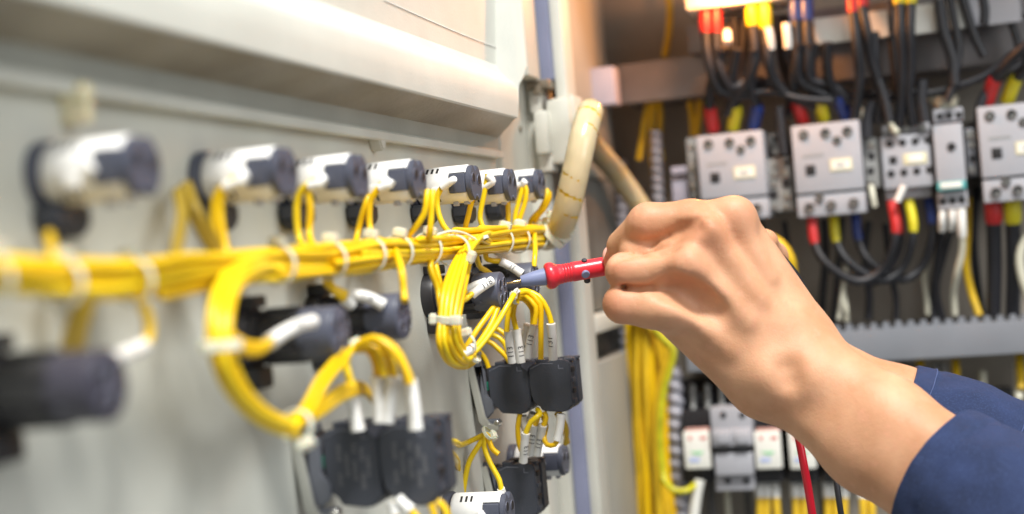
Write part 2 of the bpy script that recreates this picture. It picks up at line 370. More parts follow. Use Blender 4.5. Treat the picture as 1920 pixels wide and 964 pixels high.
def contactor(pxl, pyt, pxr, pyb, label, idx):
    Y = 1.03; pm = (pyt + pyb) / 2; xl, xr = atY(pxl, pm, Y).x, atY(pxr, pm, Y).x; zt_, zb_ = atY((pxl + pxr) / 2, pyt, Y).z, atY((pxl + pxr) / 2, pyb, Y).z
    t = thing('contactor', label, 'contactor', ((xl + xr) / 2, Y, zb_), 'contactors in the upper row')
    w, h = xr - xl, zt_ - zb_; O = t.location
    zs = h * 0.245
    bm = bmesh.new(); box(bm, (xl, Y, zb_ + zs + 0.0008), (xr, Y + 0.03, zt_), bev=0.0012); box(bm, (xl + 0.002, Y + 0.0306, zb_ + 0.002), (xr - 0.002, YP - 0.0005, zt_ - 0.002)); bm_obj('housing', bm, GREYP, t, off=O)
    bm = bmesh.new(); box(bm, (xl, Y + 0.001, zb_), (xr, Y + 0.03, zb_ + zs - 0.0008), bev=0.001); lw = bm_obj('terminal_cover', bm, GREYP, t, off=O)
    for k, (fx, fz, up) in enumerate([(0.18, 0.895, 1), (0.5, 0.89, 1), (0.82, 0.885, 1), (0.66, 0.80, 0), (0.18, 0.10, 1), (0.5, 0.105, 1), (0.83, 0.11, 1), (0.34, 0.20, 0)]):
        x, z = xl + fx * w, zb_ + fz * h; r = 0.0036 if up else 0.0031
        bm = bmesh.new(); Yf = Y - 0.0004
        lathe(bm, [(-0.0003, r), (-0.0006, r * .92), (0.0008, r * .80)], 20, 'y', (x, Yf, z), 0)
        cyl(bm, (x, Yf + 0.0003, z), (x, Yf + 0.0009, z), r * .86, 18, 1)
        if up == 0 or rng.random() < 0.35: cyl(bm, (x, Yf - 0.0006, z), (x, Yf + 0.0006, z), r * .5, 14, 2)
        else: cyl(bm, (x + .0006, Yf - 0.0001, z - 0.001), (x + .0006, Yf + 0.0006, z - .001), r * .45, 12, 2)
        bm_obj('terminal_screw', bm, [GREYP2, HOLE, SCREW], t, off=O)
    bm = bmesh.new(); x, z = xl + 0.24 * w, zb_ + 0.505 * h; box(bm, (x - .0034, Y - .0006, z - .0036), (x + .0034, Y + .001, z + .0036), bev=.0004); bm_obj('indicator_window', bm, HOLE, t, off=O)
    bm = bmesh.new(); x, z = xl + 0.69 * w, zb_ + 0.535 * h; box(bm, (x - .0075, Y - .0006, z - .0042), (x + .0075, Y + .001, z + .0042), 0); box(bm, (x - .0062, Y - .0009, z - .003), (x + .0062, Y + .001, z + .003), 1); pl = bm_obj('label_plate', bm, [LABELY, LABELW], t, off=O)
    bm = bmesh.new()
    for k in range(3): box(bm, (x - .003 + k * .002, Y - .0011, z - .0014), (x - .0018 + k * .002, Y - .00095, z + .0014))
    bm_obj('printed_number', bm, GREYP2, pl, off=O)
    bm = bmesh.new(); x0, z = xl + 0.14 * w, zb_ + 0.66 * h
    for k in range(7): box(bm, (x0 + k * .0021, Y - .00025, z - .0010), (x0 + k * .0021 + .0014, Y + .001, z + .0010))
    bm_obj('printed_name', bm, GREYP2, t, off=O)
    return t
contactor(1311, 249, 1436, 413, 'grey three pole contactor partly hidden by the knuckles', 0)
contactor(1489, 230, 1618, 404, 'grey three pole contactor standing in full view right of the knuckles', 1)
contactor(1838, 194, 1968, 376, 'grey three pole contactor cut off by the right edge of the picture', 2)
# four pole relay with label
def small_contactor():
    Y = 1.04; t = thing('auxiliary_contactor', 'small grey contactor with two rows of four terminals and a cream label', 'contactor', tuple(atY(1700, 376, Y))); O = t.location
    bm = bmesh.new(); bx2(bm, 1654, 252, 1746, 352, Y, .03, 0, .001); bx2(bm, 1654, 233, 1744, 250, Y + .006, .03, 0, .001); bx2(bm, 1660, 352, 1746, 372, Y + .008, .03, 0, .001); bx2(bm, 1665, 260, 1740, 366, Y + .03, YP - Y - .031)
    bm_obj('housing', bm, GREYP, t, off=O)
    for r_, (y0, y1) in enumerate([(270, 262), (326, 318)]):
        for k in range(4):
            p = atY(1668 + k * 24 + r_ * 3, y0 + (y1 - y0) * k / 3, Y); bm = bmesh.new(); cyl(bm, (p.x, Y - .0005, p.z), (p.x, Y + .0006, p.z), .0026, 16); bm_obj('terminal_hole', bm, HOLE, t, off=O)
    for k, px in enumerate((1668, 1700, 1730)):
        p = atY(px, 244 - k * 2, Y + .005); bm = bmesh.new(); cyl(bm, (p.x, Y + .004, p.z), (p.x, Y + .007, p.z), .0028, 16, bev=.0006); bm_obj('terminal_screw', bm, SCREW, t, off=O)
    bm = bmesh.new(); bx2(bm, 1667, 293, 1682, 308, Y - .0006, .002); bm_obj('indicator_window', bm, HOLE, t, off=O)
    bm = bmesh.new(); bx2(bm, 1694, 287, 1738, 308, Y - .0006, .002, 0, .0003); pl = bm_obj('label_plate', bm, LABELY, t, off=O)
    bm = bmesh.new(); bx2(bm, 1703, 290, 1731, 304, Y - .0009, .002, 0, .0002); bm_obj('label_paper', bm, LABELW, pl, off=O)
small_contactor()
def timer():
    Y = 1.035; t = thing('timer_relay', 'narrow tall grey timer relay with a round black dial hole', 'relay', tuple(atY(1785, 390, Y))); O = t.location
    bm = bmesh.new(); bx2(bm, 1752, 232, 1808, 342, Y, .04, 0, .001); bx2(bm, 1750, 203, 1806, 228, Y + .006, .034, 0, .001); bx2(bm, 1758, 358, 1815, 391, Y + .006, .034, 0, .001); bx2(bm, 1755, 210, 1808, 388, Y + .0405, YP - Y - .041); bm_obj('housing', bm, GREYP, t, off=O)
    bm = bmesh.new(); p = atY(1784, 275, Y); cyl(bm, (p.x, Y - .0012, p.z), (p.x, Y + .001, p.z), .0029, 18, bev=.0004); bm_obj('dial', bm, HOLE, t, off=O)
    bm = bmesh.new(); bx2(bm, 1757, 340, 1812, 356, Y - .0005, .03); pl = bm_obj('label_holder', bm, TEAL, t, off=O)
    bm = bmesh.new(); bx2(bm, 1763, 342, 1804, 353, Y - .001, .003); bm_obj('label_paper', bm, LABELW, pl, off=O)
    for k in range(3):
        for (py, dd) in ((212, 0), (372, 6)):
            bm = bmesh.new(); bx2(bm, 1756 + dd + k * 18, py - k * 1.5, 1768 + dd + k * 18, py + 12 - k * 1.5, Y + .0052, .003, 0, .0003); bm_obj('terminal_hole', bm, HOLE, t, off=O)
timer()
def aux(pxl, pyt, pxr, pyb, m, label, Y=1.045, rows=4):
    t = thing('auxiliary_block', label, 'switch block', tuple(atY((pxl + pxr) / 2, pyb, Y))); O = t.location
    bm = bmesh.new(); bx2(bm, pxl, pyt, pxr, pyb, Y, .03, 0, .001); bx2(bm, pxl + 3, pyt + 4, pxr - 2, pyb - 4, Y + .0305, YP - Y - .0308); bm_obj('housing', bm, m, t, off=O)
    n = 2 if pxr - pxl > 30 else 1
    for r_ in range(rows):
        for k in range(n):
            px = pxl + (pxr - pxl) * ((k + .5) / n) + rng.uniform(-2, 2); py = pyt + (pyb - pyt) * (r_ + .5) / rows + rng.uniform(-3, 3)
            p = atY(px, py, Y); bm = bmesh.new(); w = rng.uniform(.0018, .003); box(bm, (p.x - w, Y - .0012, p.z - w), (p.x + w, Y + .0008, p.z + w), rng.integers(0, 2), .0004); bm_obj('terminal', bm, [HOLE, SCREW], t, off=O)
aux(1441, 296, 1486, 396, GREYP2, 'mid grey side block between the two left contactors', rows=5)
aux(1440, 250, 1470, 292, GREYP2, 'short upright block above the mid grey side block', 1.06, 2)
aux(1621, 258, 1648, 352, GREYP2, 'slim dark side block right of the fully visible contactor')
aux(1812, 240, 1832, 330, DUCT, 'slim block squeezed between timer relay and right edge contactor')
aux(1290, 258, 1309, 372, GREYP2, 'slim block on the left flank of the partly hidden contactor', rows=3)
t = thing('terminal_cover', 'lilac grey cover box left of the partly hidden contactor', 'cover', tuple(atY(1280, 378, 1.05)))
bm = bmesh.new(); bx2(bm, 1258, 312, 1292, 326, 1.05, .06, 0, .001); bx2(bm, 1260, 328, 1291, 380, 1.054, .06, 0, .001); bm_obj('cover_shell', bm, LILAC, t, off=t.location)
# upper terminal row at the top edge of the picture
t = thing('terminal_strip', 'bright cream terminal strip at the very top of the picture', 'terminal strip', tuple(atY(1450, 40, 1.02))); O = t.location
bm = bmesh.new(); bx2(bm, 1282, -60, 1510, 6, 1.02, .05, 0, .002); bm_obj('housing', bm, WHITE, t, off=O)
bm = bmesh.new(); bx2(bm, 1286, 8, 1930, 62, 1.045, .04, 0, .001); bm_obj('base_rail', bm, DUCTB, t, off=O)
for i, (l, tt, r, b, lab) in enumerate([(1527, 31, 1594, 80, 'widest white tag under the top terminals, left of the red sleeves'), (1630, 20, 1665, 70, 'white tag with a nicked corner right of the red sleeves'), (1712, 8, 1756, 62, 'white tag right of the yellow sleeves at the top'), (1774, 2, 1812, 54, 'white tag crossed by two black cables at the top'), (1816, -4, 1846, 48, 'narrow white tag left of the dullest one'), (1850, -10, 1914, 44, 'dull white tag at the top right corner'), (1674, 18, 1682, 66, 'sliver of white tag between cables at the top')]):
    Y = 1.038; c = atY((l + r) / 2, b, Y); t = thing('marker_tag', lab, 'tag', tuple(c), 'white marker tags at the top')
    bm = bmesh.new()
    if i == 1:
        a, b_ = atY(l, 45, Y), atY(r, 45, Y); z0, z1 = atY(1650, tt, Y).z, atY(1650, b, Y).z
        prism(bm, [(a.x, z0), (b_.x, z0), (b_.x, z1), (a.x + .004, z1), (a.x + .004, z1 + .003), (a.x, z1 + .005)], 'y', Y, Y + .003, bev=.0003)
    else: bx2(bm, l, tt, r, b, Y, .003, 0, .0006)
    bm_obj('tag_face', bm, LABELW if i < 4 else GREYP, t, off=t.location)
    bm = bmesh.new(); bx2(bm, (l + r) / 2 - 3, tt + 4, (l + r) / 2 + 3, b - 6, Y + .0035, YP - Y - .004); bm_obj('tag_stem', bm, GREYP2, t, off=t.location)
# breakers and relays of the lower row
def breaker():
    Y = 1.03; t = thing('circuit_breaker', 'two pole white grey breaker between relays, below the wrist', 'circuit breaker', tuple(atY(1375, 920, Y))); O = t.location
    bm = bmesh.new(); bx2(bm, 1332, 764, 1410, 806, Y + .006, .02, 0, .001); bx2(bm, 1334, 806, 1410, 838, Y, .026, 0, .0016)
    bx2(bm, 1340, 850, 1412, 892, Y + .002, .024, 0, .0016); bx2(bm, 1342, 892, 1414, 920, Y + .008, .018, 0, .001); bx2(bm, 1336, 768, 1410, 916, Y + .0265, YP - Y - .027, 0)
    bm_obj('housing', bm, GREYP, t, off=O)
    bm = bmesh.new(); bx2(bm, 1335, 838, 1410, 850, Y + .012, .012); bm_obj('seam', bm, GREYD, t, off=O)
    for k in range(2):
        bm = bmesh.new(); bx2(bm, 1343 + k * 36, 812, 1369 + k * 36, 832, Y - .004, .006, 0, .001); bm_obj('toggle', bm, GREYP, t, off=O)
        for (px, py) in ((1354 + k * 36, 780), (1362 + k * 35, 905)):
            p = atY(px, py, Y); bm = bmesh.new(); cyl(bm, (p.x, Y + (.0052 if py < 800 else .0072), p.z), (p.x, Y + .009, p.z), .0022, 14); bm_obj('terminal_hole', bm, HOLE, t, off=O)
breaker()
def relay(px0, lab, w=50):
    Y = 1.035; t = thing('plug_in_relay', lab, 'relay', tuple(atY(px0 + w / 2, 890, Y)), 'plug in relays below the wrist'); O = t.location
    bm = bmesh.new(); bx2(bm, px0 - 4, 770, px0 + w + 6, 806, Y + .012, .03, 0, .001); bx2(bm, px0 - 2, 880, px0 + w + 4, 905, Y + .012, .03, 0, .001); bx2(bm, px0 - 3, 735, px0 + w + 4, 768, Y + .03, .03, 0, .001)
    bx2(bm, px0 - 4, 740, px0 + w + 5, 900, Y + .061, YP - Y - .0615)
    bx2(bm, px0 + 2, 805, px0 + w - 2, 884, Y + .004, .03, 0, .001)
    bm_obj('socket', bm, BLACK, t, off=O)
    bm = bmesh.new(); bx2(bm, px0, 808, px0 + w, 880, Y, .004, 0, .0018); bx2(bm, px0 + 3, 803, px0 + w - 3, 812, Y + .001, .004, 1, .0005); fc = bm_obj('relay_face', bm, [LABELW, PINKL], t, off=O)
    bm = bmesh.new(); bx2(bm, px0 + 8, 818, px0 + 15, 826, Y - .0003, .001, 2); bx2(bm, px0 + 30, 818, px0 + 42, 825, Y - .0003, .001, 2)
    for k in range(3): bx2(bm, px0 + 12 + k * 5, 846 + k * 2, px0 + 38 - k * 3, 850 + k * 2, Y - .0003 - k * .0001, .001, 0)
    bx2(bm, px0 + 10, 858, px0 + 30, 868, Y - .0003, .001, 1); bm_obj('printing', bm, [GREENP, BLUEP, REDP], fc, off=O)
relay(1282, 'relay with a white printed face left of the two pole breaker'); relay(1415, 'relay with a white printed face just right of the two pole breaker'); relay(1479, 'relay with a white printed face crossed by the red cable'); relay(1546, 'relay mostly hidden under the forearm, only a white corner showing')
# DIN rail of the lower row
t = thing('mounting_rail', 'black mounting rail carrying the breaker and relays below the wrist', 'rail', tuple(atY(1300, 800, 1.1)))
bm = bmesh.new(); bx2(bm, 1275, 745, 1900, 765, 1.100, .018, 0, .0005); bx2(bm, 1275, 700, 1700, 735, 1.105, .012, 0, .0005); bm_obj('rail_profile', bm, BLACK, t, off=t.location)
# ================================================================== CABLES INSIDE THE CABINET
FM = {'r': FRED, 'y': FYEL, 'b': FBLU, 'w': SLEEVE}
FN = {'r': 'red', 'y': 'yellow', 'b': 'blue', 'w': 'white'}
def cable(P, r, m, label, group=None, ferr=None, cat='cable', name='power_cable', fr=1.35):
    """P: (px,py,Y); ferr: list of (end 0/1, colour, length m)"""
    W = [atY(*p) for p in P]; C = catmull(W, 0.004)
    bm = bmesh.new(); tube(bm, C, r, 10)
    t = thing(name, label, cat, tuple(C[0]), group)
    bm_obj('sheath', bm, m, t, True, 60, t.location)
    for e, c, L in (ferr or []):
        D = C if e == 0 else C[::-1]; acc = 0; k = 1
        while k < len(D) - 1 and acc < L: acc += (D[k] - D[k - 1]).length; k += 1
        bm = bmesh.new(); S = D[:k]; rr = [r * fr * (1.0 if i < len(S) * .8 else .86) for i in range(len(S))]; tube(bm, S, rr, 12)
        bm_obj('ferrule', bm, FM[c], t, True, 60, t.location)
    return t
BR = 0.0031
# lower loops between the fully visible contactor and the small contactor
for (a, b, c, dep, nm) in [((1522, 408), (1672, 378), 'r', 1.035, 'red'), ((1563, 405), (1704, 376), 'y', 1.045, 'yellow'), ((1604, 402), (1741, 374), 'b', 1.055, 'blue')]:
    sag = {'r': 528, 'y': 526, 'b': 524}[c]; mx = {'r': 1610, 'y': 1655, 'b': 1690}[c]
    P = [(a[0], a[1], dep + .005), (a[0] + 6, a[1] + 50, dep), ((a[0] + mx) / 2 - 18, sag - 35, dep - .004), (mx, sag, dep), ((b[0] + mx) / 2 + 12, sag - 22, dep + .004), (b[0] + 8, b[1] + 60, dep), (b[0], b[1], dep + .006)]
    cable(P, 0.0031, BLKW, f'black cable hanging in a low loop, both ends in {nm} sleeves below the contactors', 'looped cables under the contactors', [(0, c, .0165), (1, c, .019)], fr=1.15)
cable([(1680, 378, 1.06), (1684, 400, 1.06), (1686, 470, 1.07), (1640, 530, 1.075), (1600, 520, 1.08)], .0026, BLKW, 'black cable with the second, right hand red sleeve under the small contactor', 'looped cables under the contactors', [(0, 'r', .02)], fr=1.1)
for px, c, nm in [(1862, 'r', 'red'), (1898, 'y', 'yellow')]:
    cable([(px, 376, 1.05), (px + 1, 410, 1.05), (px + 3, 500, 1.06), (px + 1, 590, 1.07)], .0052, BLKW, f'thick straight black cable in a {nm} sleeve under the right edge contactor', 'straight cables at the right edge', [(0, c, .0155)], fr=1.15)
for i, P in enumerate([[(1470, 415, 1.08), (1478, 480, 1.08), (1472, 540, 1.08), (1500, 600, 1.09)], [(1545, 410, 1.09), (1548, 480, 1.09), (1542, 560, 1.09), (1540, 610, 1.09)], [(1580, 408, 1.085), (1574, 470, 1.08), (1566, 560, 1.09), (1560, 610, 1.09)],
                       [(1628, 415, 1.08), (1622, 470, 1.08), (1630, 560, 1.09), (1628, 600, 1.09)], [(1660, 420, 1.085), (1668, 500, 1.08), (1680, 560, 1.09), (1680, 600, 1.09)], [(1766, 430, 1.06), (1757, 500, 1.07), (1750, 560, 1.08), (1752, 600, 1.08)],
                       [(1784, 430, 1.06), (1770, 480, 1.07), (1756, 540, 1.075), (1768, 600, 1.08)], [(1832, 350, 1.09), (1826, 450, 1.09), (1840, 590, 1.09)], [(1425, 415, 1.09), (1440, 500, 1.09), (1430, 600, 1.09)]]):
    cable(P, .0023 + .0006 * (i % 2), BLKW, ['thin black cable dropping just left of the fully visible contactor', 'thin black cable dropping under its left red sleeve', 'thin black cable behind the crossing of the three loops', 'thin black cable dropping between the two loop ends', 'thin black cable right of the loop crossing, left of the pale wire', 'left black cable under the two white sleeve stubs', 'right black cable under the two white sleeve stubs', 'thin black cable falling between timer relay and right edge contactor', 'thin black cable beside the raised index knuckle'][i], 'thin black cables above the grey duct')
cable([(1767, 396, 1.04), (1766, 415, 1.04), (1766, 432, 1.045)], .0024, SLEEVE, 'left white sleeve stub under the timer relay', 'white sleeve stubs under the timer relay', cat='wire sleeve', name='sleeve_stub')
cable([(1785, 394, 1.04), (1785, 412, 1.04), (1784, 430, 1.045)], .0024, SLEEVE, 'middle white sleeve stub under the timer relay', 'white sleeve stubs under the timer relay', cat='wire sleeve', name='sleeve_stub')
cable([(1802, 392, 1.04), (1803, 420, 1.04), (1804, 470, 1.045), (1794, 515, 1.05), (1788, 550, 1.06), (1790, 590, 1.065)], .0024, WHW, 'pale wire curving from the timer relay down to the grey duct', ferr=[(0, 'w', .016)])
cable([(1815, 370, 1.07), (1814, 440, 1.07), (1812, 500, 1.07), (1822, 550, 1.07), (1836, 592, 1.065)], .0028, YELD, 'single yellow wire curving down beside the pale wire right of the timer relay', cat='wire', name='yellow_wire')
cable([(1740, 480, 1.08), (1734, 520, 1.08), (1738, 560, 1.08), (1740, 590, 1.08)], .0022, WHW, 'faint pale wire below the blue sleeve of the small contactor', cat='wire', name='pale_wire')
cable([(1925, 440, 1.05), (1912, 480, 1.05), (1916, 520, 1.05), (1930, 560, 1.05)], .003, WHW, 'pale wire bulging in at the right edge above the grey duct', cat='wire', name='pale_wire')
cable([(1586, 500, 1.08), (1580, 550, 1.07), (1572, 600, 1.06)], .0016, WHW, 'left leg of the pale wire fork at the duct edge beside the wrist', cat='wire', name='pale_wire')
cable([(1580, 540, 1.075), (1586, 575, 1.07), (1588, 604, 1.06)], .0018, WHW, 'right leg of the pale wire fork at the duct edge beside the wrist', cat='wire', name='pale_wire')
cable([(1632, 340, 1.05), (1636, 365, 1.04), (1640, 388, 1.04)], .0022, WHW, 'short pale stub between the fully visible contactor and the small contactor', cat='wire', name='pale_wire')
cable([(1696, 348, 1.03), (1690, 360, 1.03), (1682, 378, 1.03)], .0024, SLEEVE, 'short slanting white sleeve across the bottom of the small contactor', cat='wire sleeve', name='sleeve_stub')
cable([(1676, 226, 1.05), (1672, 238, 1.04), (1684, 250, 1.035)], .0024, WHW, 'pale wire end bent into the small contactor top left terminal', cat='wire', name='pale_wire')
cable([(1618, 206, 1.05), (1622, 228, 1.045), (1630, 250, 1.05)], .0026, WHW, 'pale sleeve stub above the slim dark side block', cat='wire', name='pale_wire')
cable([(1744, 180, 1.07), (1760, 192, 1.06), (1772, 206, 1.05)], .004, WHW, 'pale wire fanning out above the timer relay, left one', cat='wire', name='pale_wire')
cable([(1790, 186, 1.07), (1786, 196, 1.06), (1784, 206, 1.05)], .003, WHW, 'pale wire fanning out above the timer relay, right one', cat='wire', name='pale_wire')
# sleeves and cables above the contactors
for (x, y, X2, c, nm, lab) in [(1338, 243, 1332, 'r', 'red', 'left contactor'), (1374, 240, 1380, 'y', 'yellow', 'left contactor'), (1413, 238, 1420, 'b', 'blue', 'left contactor'),
                       (1506, 228, 1495, 'r', 'red', 'middle contactor'), (1545, 224, 1536, 'y', 'yellow', 'middle contactor'), (1590, 222, 1574, 'b', 'blue', 'middle contactor'),
                       (1851, 192, 1862, 'r', 'dark red', 'right edge contactor'), (1888, 190, 1902, 'y', 'yellow', 'right edge contactor')]:
    end = {'left contactor': (1355 + (x - 1340) * .8, 92), 'middle contactor': (1500 + (x - 1506) * .6, 80), 'right edge contactor': (1870 + (x - 1850), 120)}[lab]
    P = [(x, y, 1.05), ((x + X2) / 2, y - 18, 1.045), (X2, y - 34, 1.04), (X2 + (end[0] - X2) * .4 - 10, y - 72, 1.03), (end[0], end[1], 1.02)]
    if lab == 'right edge contactor': P = [(x, y, 1.05), ((x + X2) / 2, y - 18, 1.045), (X2, y - 36, 1.04), (X2 + 25, y - 70, 1.03), (1925, 85, 1.02), (1950, 70, 1.02)]
    cable(P, .0037, BLKW, f'black cable rising from the {nm} sleeve on top of the {lab}', 'cables rising from the contactors', [(0, c, .017)], fr=1.3)
# cables hanging from the top terminals (U loops)
tops = [(1322, 16, 62, 'r', 'left of the paired red sleeves at the top left'), (1341, 16, 62, 'r', 'right of the paired red sleeves at the top left'), (1410, 8, 50, 'y', 'left of the paired yellow sleeves at the top left'), (1435, 10, 54, 'y', 'right of the paired yellow sleeves at the top left'),
        (1492, -2, 40, 'b', 'left of the paired blue sleeves at the top'), (1512, -2, 40, 'b', 'right of the paired blue sleeves at the top'), (1600, -10, 25, 'r', 'left of the paired red sleeves at the top centre'), (1616, -10, 15, 'r', 'right of the paired red sleeves at the top centre'),
        (1686, -15, 10, 'y', 'left of the paired yellow sleeves at the top right'), (1706, -15, 10, 'y', 'right of the paired yellow sleeves at the top right')]
ends = [[(1330, 120), (1350, 170), (1385, 176), (1420, 160), (1470, 175)], [(1350, 130), (1372, 165), (1410, 150), (1440, 158), (1500, 190)], [(1415, 110), (1400, 160), (1372, 190), (1362, 215)], [(1440, 110), (1452, 150), (1480, 180), (1530, 200)],
        [(1495, 100), (1500, 150), (1540, 175), (1575, 190)], [(1515, 100), (1520, 150), (1560, 160), (1590, 190)], [(1606, 80), (1612, 140), (1606, 200), (1600, 240)], [(1626, 60), (1634, 110), (1650, 170), (1648, 230)],
        [(1688, 60), (1692, 120), (1690, 180), (1685, 235)], [(1706, 60), (1708, 120), (1704, 180), (1712, 235)]]
for (x, y0, y1, c, lab), e in zip(tops, ends):
    P = [(x, y0 - 30, 1.03), (x, y0, 1.028), (x + 1, y1, 1.025)] + [(a, b, 1.022 + .006 * k) for k, (a, b) in enumerate(e)]
    a_, b_ = atY(x, y0 - 30, 1.03), atY(x, y1, 1.025)
    cable(P, .0036, BLKW, f'black cable, {lab}', 'cables hanging from the top terminals', [(0, c, (a_ - b_).length)], fr=1.32)
TL = ['black cable crossing the left part of the white tags at the top right', 'black cable leaning right across the white tags at the top right', 'short black cable crossing the narrow white tag', 'black cable leaning across the dull white tag in the top right corner', 'black cable right of the nicked white tag', 'black cable between the two rightmost large white tags', 'black cable right of the top left red sleeves', 'black cable midway between the top red and yellow sleeves', 'black cable just left of the top blue sleeves', 'black cable below the top yellow sleeves', 'black cable below the nicked white tag', 'short black cable above the small contactor right end', 'black cable sweeping left from the right edge under the tags', 'black cable bending down from the right edge beside the timer relay', 'level black cable above the small contactor', 'level black cable above the two left contactors', 'black cable dropping between the two left contactors', 'black cable dropping right of the blue sleeve of the middle contactor']
for i, P in enumerate([[(1778, -20), (1790, 40), (1798, 90), (1790, 150), (1776, 190)], [(1800, -20), (1818, 40), (1832, 80), (1846, 106)], [(1838, -20), (1846, 20), (1844, 46)], [(1866, -20), (1890, 30), (1906, 70), (1912, 110)], [(1672, 0), (1672, 70), (1678, 130), (1684, 190)],
                       [(1760, 0), (1770, 60), (1786, 110), (1790, 160)], [(1376, 30), (1378, 90), (1370, 140), (1376, 170)], [(1395, 30), (1392, 90), (1385, 150), (1410, 185)], [(1475, 30), (1470, 90), (1484, 140), (1490, 190)], [(1460, 60), (1466, 120), (1480, 170), (1476, 220)], [(1640, 60), (1642, 130), (1660, 190), (1668, 230)],
                       [(1730, 150), (1728, 190), (1734, 230)], [(1900, 100), (1850, 140), (1800, 160), (1740, 175), (1690, 170)], [(1920, 120), (1870, 150), (1840, 190), (1835, 250)], [(1560, 170), (1600, 180), (1640, 176), (1700, 185)], [(1380, 185), (1440, 172), (1500, 185), (1560, 190)], [(1460, 200), (1464, 240), (1470, 290)], [(1640, 190), (1628, 215), (1626, 258)]]):
    cable([(a, b, 1.032 + .004 * (i % 5)) for a, b in P], .0027 + .0006 * (i % 3), BLKW, TL[i], 'black cables tangled above the contactors')
cable([(1440, 52, 1.02), (1444, 70, 1.02), (1446, 92, 1.022)], .0028, SLEEVE, 'white sleeve stub under the right one of the top left yellow sleeves', cat='wire sleeve', name='sleeve_stub')
cable([(1474, 44, 1.02), (1476, 65, 1.02), (1478, 90, 1.022)], .003, SLEEVE, 'white sleeve stub left of the top blue sleeves', cat='wire sleeve', name='sleeve_stub')
cable([(1363, 60, 1.025), (1364, 80, 1.02)], .003, SLEEVE, 'white sleeve stub right of the top left red sleeves', cat='wire sleeve', name='sleeve_stub')
cable([(1252, -20, 1.09), (1256, 20, 1.09), (1254, 60, 1.09), (1246, 108, 1.09)], .0026, YELD, 'lone yellow wire above the left half of the upper duct', cat='wire', name='yellow_wire')
for i, P in enumerate([[(1218, 190), (1210, 220), (1204, 260), (1198, 300)], [(1226, 190), (1222, 230), (1222, 290), (1230, 340)], [(1236, 190), (1238, 220), (1236, 260), (1240, 300)], [(1294, 190), (1298, 220), (1300, 256)], [(1312, 188), (1310, 220), (1306, 256)]]):
    cable([(a, b, 1.085) for a, b in P], .0024, YELD, ['leftmost yellow wire between upper duct and conduit', 'middle yellow wire between upper duct and conduit', 'right yellow wire just above the upright conduit', 'left yellow wire entering the slim flank block', 'right yellow wire entering the slim flank block'][i], cat='wire', name='yellow_wire')
for i, (x, lb) in enumerate([(1438, 'right of the two pole breaker'), (1455, 'right of the two pole breaker'), (1492, 'left of the red cable'), (1508, 'left of the red cable'), (1552, 'right of the black lead'), (1566, 'right of the black lead'), (1583, 'right of the black lead'), (1618, 'beside the cuff'), (1634, 'beside the cuff'), (1425, 'right of the two pole breaker')]):
    cable([(x - 2, 905, 1.06), (x, 935, 1.055), (x + rng.uniform(-3, 5), 990, 1.05)], .0029, YELD, f'yellow wire dropping under the relays, {lb}, {["second of three", "last of three", "first of two", "second of two", "first of three", "second of three", "last of three", "first of two", "second of two", "first of three"][i]}', 'yellow wires dropping under the relays', [(0, 'w', .010)], cat='wire', name='yellow_wire', fr=1.2)
for i, x in enumerate((1300, 1332, 1362, 1400, 1500, 1540, 1580)):
    cable([(x, 905, 1.07), (x + 2, 940, 1.07), (x + 6, 990, 1.07)], .0024, [WHW, GREYD][i % 2], ['pale wire end under the left relay', 'dark wire end between left relay and breaker', 'pale wire end under the left pole of the breaker', 'dark wire end under the right pole of the breaker', 'pale wire end left of the red cable at the bottom edge', 'dark wire end between the red and black leads', 'pale wire end under the cuff side relay'][i], 'drab wires under the lower row', cat='wire', name='drab_wire')
for i, x in enumerate((1298, 1326, 1352)):
    cable([(x, 722, 1.07), (x + 1, 745, 1.065), (x + 2, 775, 1.06)], .0022, GREYP2, ['drab grey wire stub above the left relay', 'drab grey wire stub above the breaker left edge', 'drab grey wire stub above the breaker, beside the wrist'][i], 'grey wire stubs above the lower row', cat='wire', name='drab_wire')
for i, (x, m, y0) in enumerate([(1792, YELD, 684), (1768, GREYP2, 690), (1842, WHW, 705), (1908, WHW, 690), (1725, YELD, 684), (1752, GREYP2, 690), (1912, YELD, 670)]):
    cable([(x, y0 - 6, 1.08), (x + 1, y0 + 20, 1.07), (x + 3, y0 + 60, 1.06)], .003, m, ['yellow wire under the grey duct, above the far sleeve, middle one', 'grey wire just left of the middle yellow one under the duct', 'pale wire under the duct, third from the right edge', 'pale wire end under the duct near the right edge', 'yellow wire under the duct just above the far cuff', 'grey wire under the duct just right of the far cuff', 'yellow wire under the duct at the right edge'][i], 'wires under the right half of the grey duct', cat='wire', name='drab_wire')
# white tuft near conduit bottom
cable([(1312, 900, 1.04), (1306, 930, 1.04), (1300, 980, 1.04)], .0038, LABELW, 'white wire end slanting below the left relay', cat='wire', name='pale_wire')
cable([(1246, 902, 1.03), (1264, 920, 1.03), (1288, 920, 1.03), (1304, 908, 1.04)], .0024, YG, 'yellow green wire hooking in front of the grey conduit', cat='wire', name='yellow_wire')
